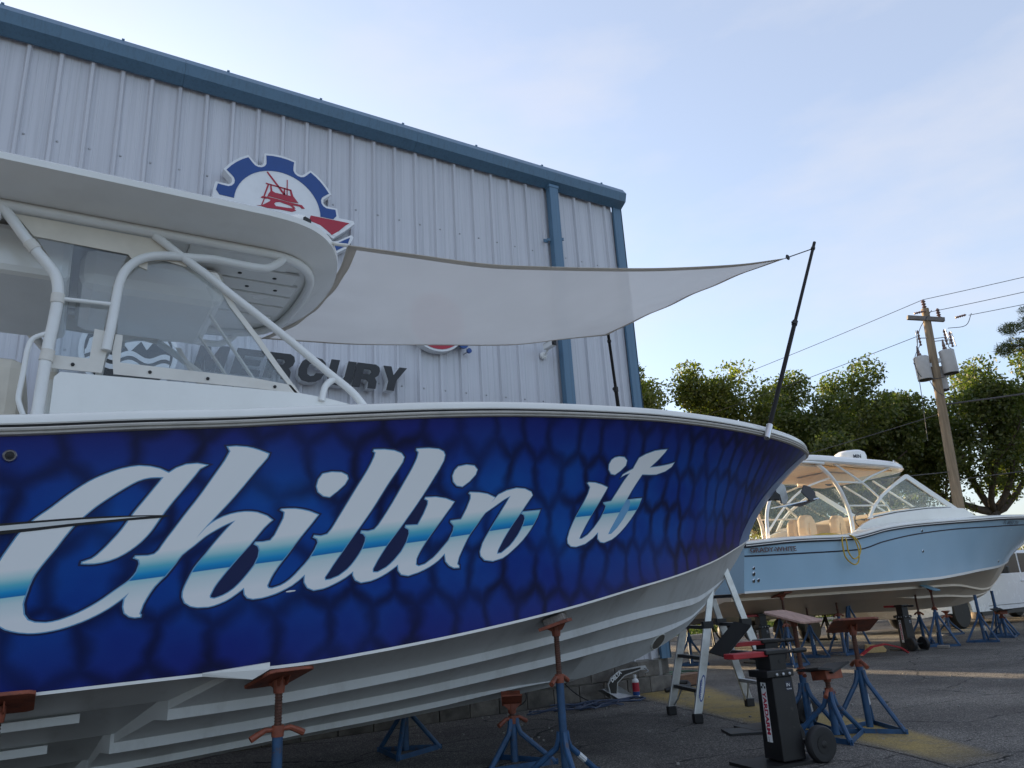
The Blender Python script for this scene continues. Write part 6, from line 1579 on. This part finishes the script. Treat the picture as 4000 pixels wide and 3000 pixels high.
def tree(loc, h, spread, label, mat=None, seed=1, limbs=6, trunk_r=.35, fork=.3, per=260, leaf=.13, clump=1.0, lean=(0, 0), depth=3, up=.35, group='trees behind the yard', name='oak_tree'):
    g = random.Random(seed)
    t = thing(name, loc, label, 'tree', group)
    L = V(loc); tips = []; wood = MB()
    def grow(p, d, length, r, lev):
        pts = [p]; rs = [r]; n = 5
        for i in range(n):
            d = (d+V((g.uniform(-.25, .25), g.uniform(-.25, .25), g.uniform(-.12, .2)))).normalized()
            p = p+d*length/n; pts.append(p); rs.append(r*(1-.55*(i+1)/n))
            if lev >= 1 and i >= 1: tips.append((p+V((g.uniform(-.4, .4), g.uniform(-.4, .4), g.uniform(-.1, .5)))*.8, lev))
        wood.tube(pts, rs, 8 if lev < 2 else 5)
        if lev < depth:
            for k in range(g.randint(2, 3) if lev else limbs):
                j = g.randint(2, n) if lev else n
                a = g.uniform(0, 6.283) if lev else 6.283*k/limbs+g.uniform(-.3, .3)
                sp = g.uniform(.5, 1.0)
                nd = V((math.cos(a)*sp, math.sin(a)*sp, up+g.uniform(-.2, .5)))
                if lev: nd = (d*.6+nd*.9)
                grow(pts[j], nd.normalized(), length*(g.uniform(.6, .85) if lev else spread/(h*fork)*.55), rs[j]*g.uniform(.55, .75), lev+1)
        else: tips.append((p, lev+1))
    grow(L, V((lean[0], lean[1], 1)).normalized(), h*fork, trunk_r, 0)
    zmax = max(p.z for p, _ in tips); k = (L.z+h*.93-L.z)/(zmax-L.z)
    for i, v_ in enumerate(wood.v): wood.v[i] = V((v_.x, v_.y, L.z+(v_.z-L.z)*k))
    tips = [(V((p.x, p.y, L.z+(p.z-L.z)*k)), lv) for p, lv in tips]
    wood.build('trunk', bark_m, t, smooth='all')
    c = [tuple(p) for p, lv in tips if p.z > L.z+h*.25]
    r = [clump*g.uniform(.5, 1.05) for _ in c]
    leaves('crown', c, r, per, leaf, mat or oak_l, t, seed=seed)
    return t
# slender pair right of the building corner
tree((24.0, 25.6, 0), 13.6, 4.0, 'small tree with yellowish leaves right beside the building corner', oak_l2, 3, 5, .22, .42, 260, .09, .9, up=.7)
tree((27.2, 24.8, 0), 12.9, 4.0, 'airy small tree with open twigs between building and sail pole', oak_l2, 8, 5, .2, .42, 210, .09, .85, up=.7)
# the oaks
tree((27.0, 21.6, 0), 8.6, 4.0, 'low dense oak directly behind the leaning sail pole', oak_l, 12, 6, .3, .25, 430, .085, .85)
tree((31.8, 22.6, 0), 12.4, 5.2, 'tall oak rising left of the utility pole', oak_l, 21, 6, .45, .25, 440, .09, 1.0)
tree((36.0, 22.2, 0), 12.2, 5.6, 'spreading oak directly behind the utility pole', oak_l, 33, 6, .45, .25, 440, .09, 1.0)
tree((38.6, 18.4, 0), 12.4, 6.0, 'oak with thick slanting limbs right of the utility pole', oak_l, 41, 5, .55, .28, 330, .09, .9, lean=(-.25, .2), up=.2)
tree((42.5, 14.0, 0), 12.6, 6.0, 'oak at the far right edge above the white truck', oak_l, 52, 6, .5, .25, 360, .095, 1.0)
# undergrowth
def bush(loc, rx, h, label, seed, mat):
    g = random.Random(seed); t = thing('bush', loc, label, 'bush', 'bushes along the verge'); c, r = [], []
    wood = MB()
    for i in range(26):
        p = V(loc)+V((g.uniform(-rx, rx), g.uniform(-.8, .8), h*g.uniform(.2, .85))); c.append(tuple(p)); r.append(g.uniform(.35, .7)*h/2)
        if i < 9: wood.tube([V(loc)+V((g.uniform(-rx, rx)*.3, g.uniform(-.2, .2), 0)), p], [.04, .015], 5)
    wood.build('stems', bark_m, t); leaves('foliage', c, r, 420, .10, mat, t, seed=seed, flat=.9); return t
for i, (x, y, rx, h, lab) in enumerate(((16.5, 23.5, 2.2, 2.0, 'bush seen under the bow beside the building'), (21.0, 23.4, 2.6, 2.3, 'bush behind the light blue cockpit'), (25.5, 23.0, 2.6, 2.1, 'bush behind the light blue seats'), (30.0, 21.5, 2.6, 2.6, 'bush behind the light blue windscreen'), (34.5, 20.0, 2.8, 2.6, 'bush left of the foot of the utility pole'), (38.5, 16.5, 2.8, 2.8, 'bush right of the foot of the utility pole'), (41.5, 12.0, 2.6, 2.8, 'bush behind the roof of the white truck'))):
    bush((x, y, 0), rx, h, lab, 200+i, oak_l if i % 2 else oak_l2)
# pine whose bough hangs in at the right edge
pn = thing('pine_tree', (27.0, 6.9, 0), 'pine with a bough reaching in at the right edge', 'tree', 'trees behind the yard')
w = MB().tube([(27.0, 6.9, 0), (27.1, 6.8, 6), (27.2, 6.7, 13)], [.25, .2, .1], 10); c, r = [], []
g_ = random.Random(5)
for (zz, tgt) in ((8.4, V((23.55, 9.95, 7.70))), (8.8, V((23.85, 9.75, 8.15))), (9.2, V((24.2, 9.4, 8.75))), (10.4, V((26.0, 8.5, 10.8))), (9.2, V((29.0, 5.5, 9.4))), (11.0, V((28.0, 5.0, 11.3)))):
    P = smooth_path([V((27.12, 6.78, zz)), V((27.12, 6.78, zz)).lerp(tgt, .5)+V((0, 0, .1)), tgt], 5); w.tube(P, [.06*(1-i/len(P))+.012 for i in range(len(P))], 6)
    for p in P[4:]:
        for k in range(3): c.append(tuple(p+V((g_.uniform(-.3, .3), g_.uniform(-.3, .3), g_.uniform(0, .3))))); r.append(g_.uniform(.18, .3))
w.build('trunk', bark_m, pn, smooth='all')
leaves('needles', c, r, 2600, .10, pine_l, pn, seed=9, aspect=.08)
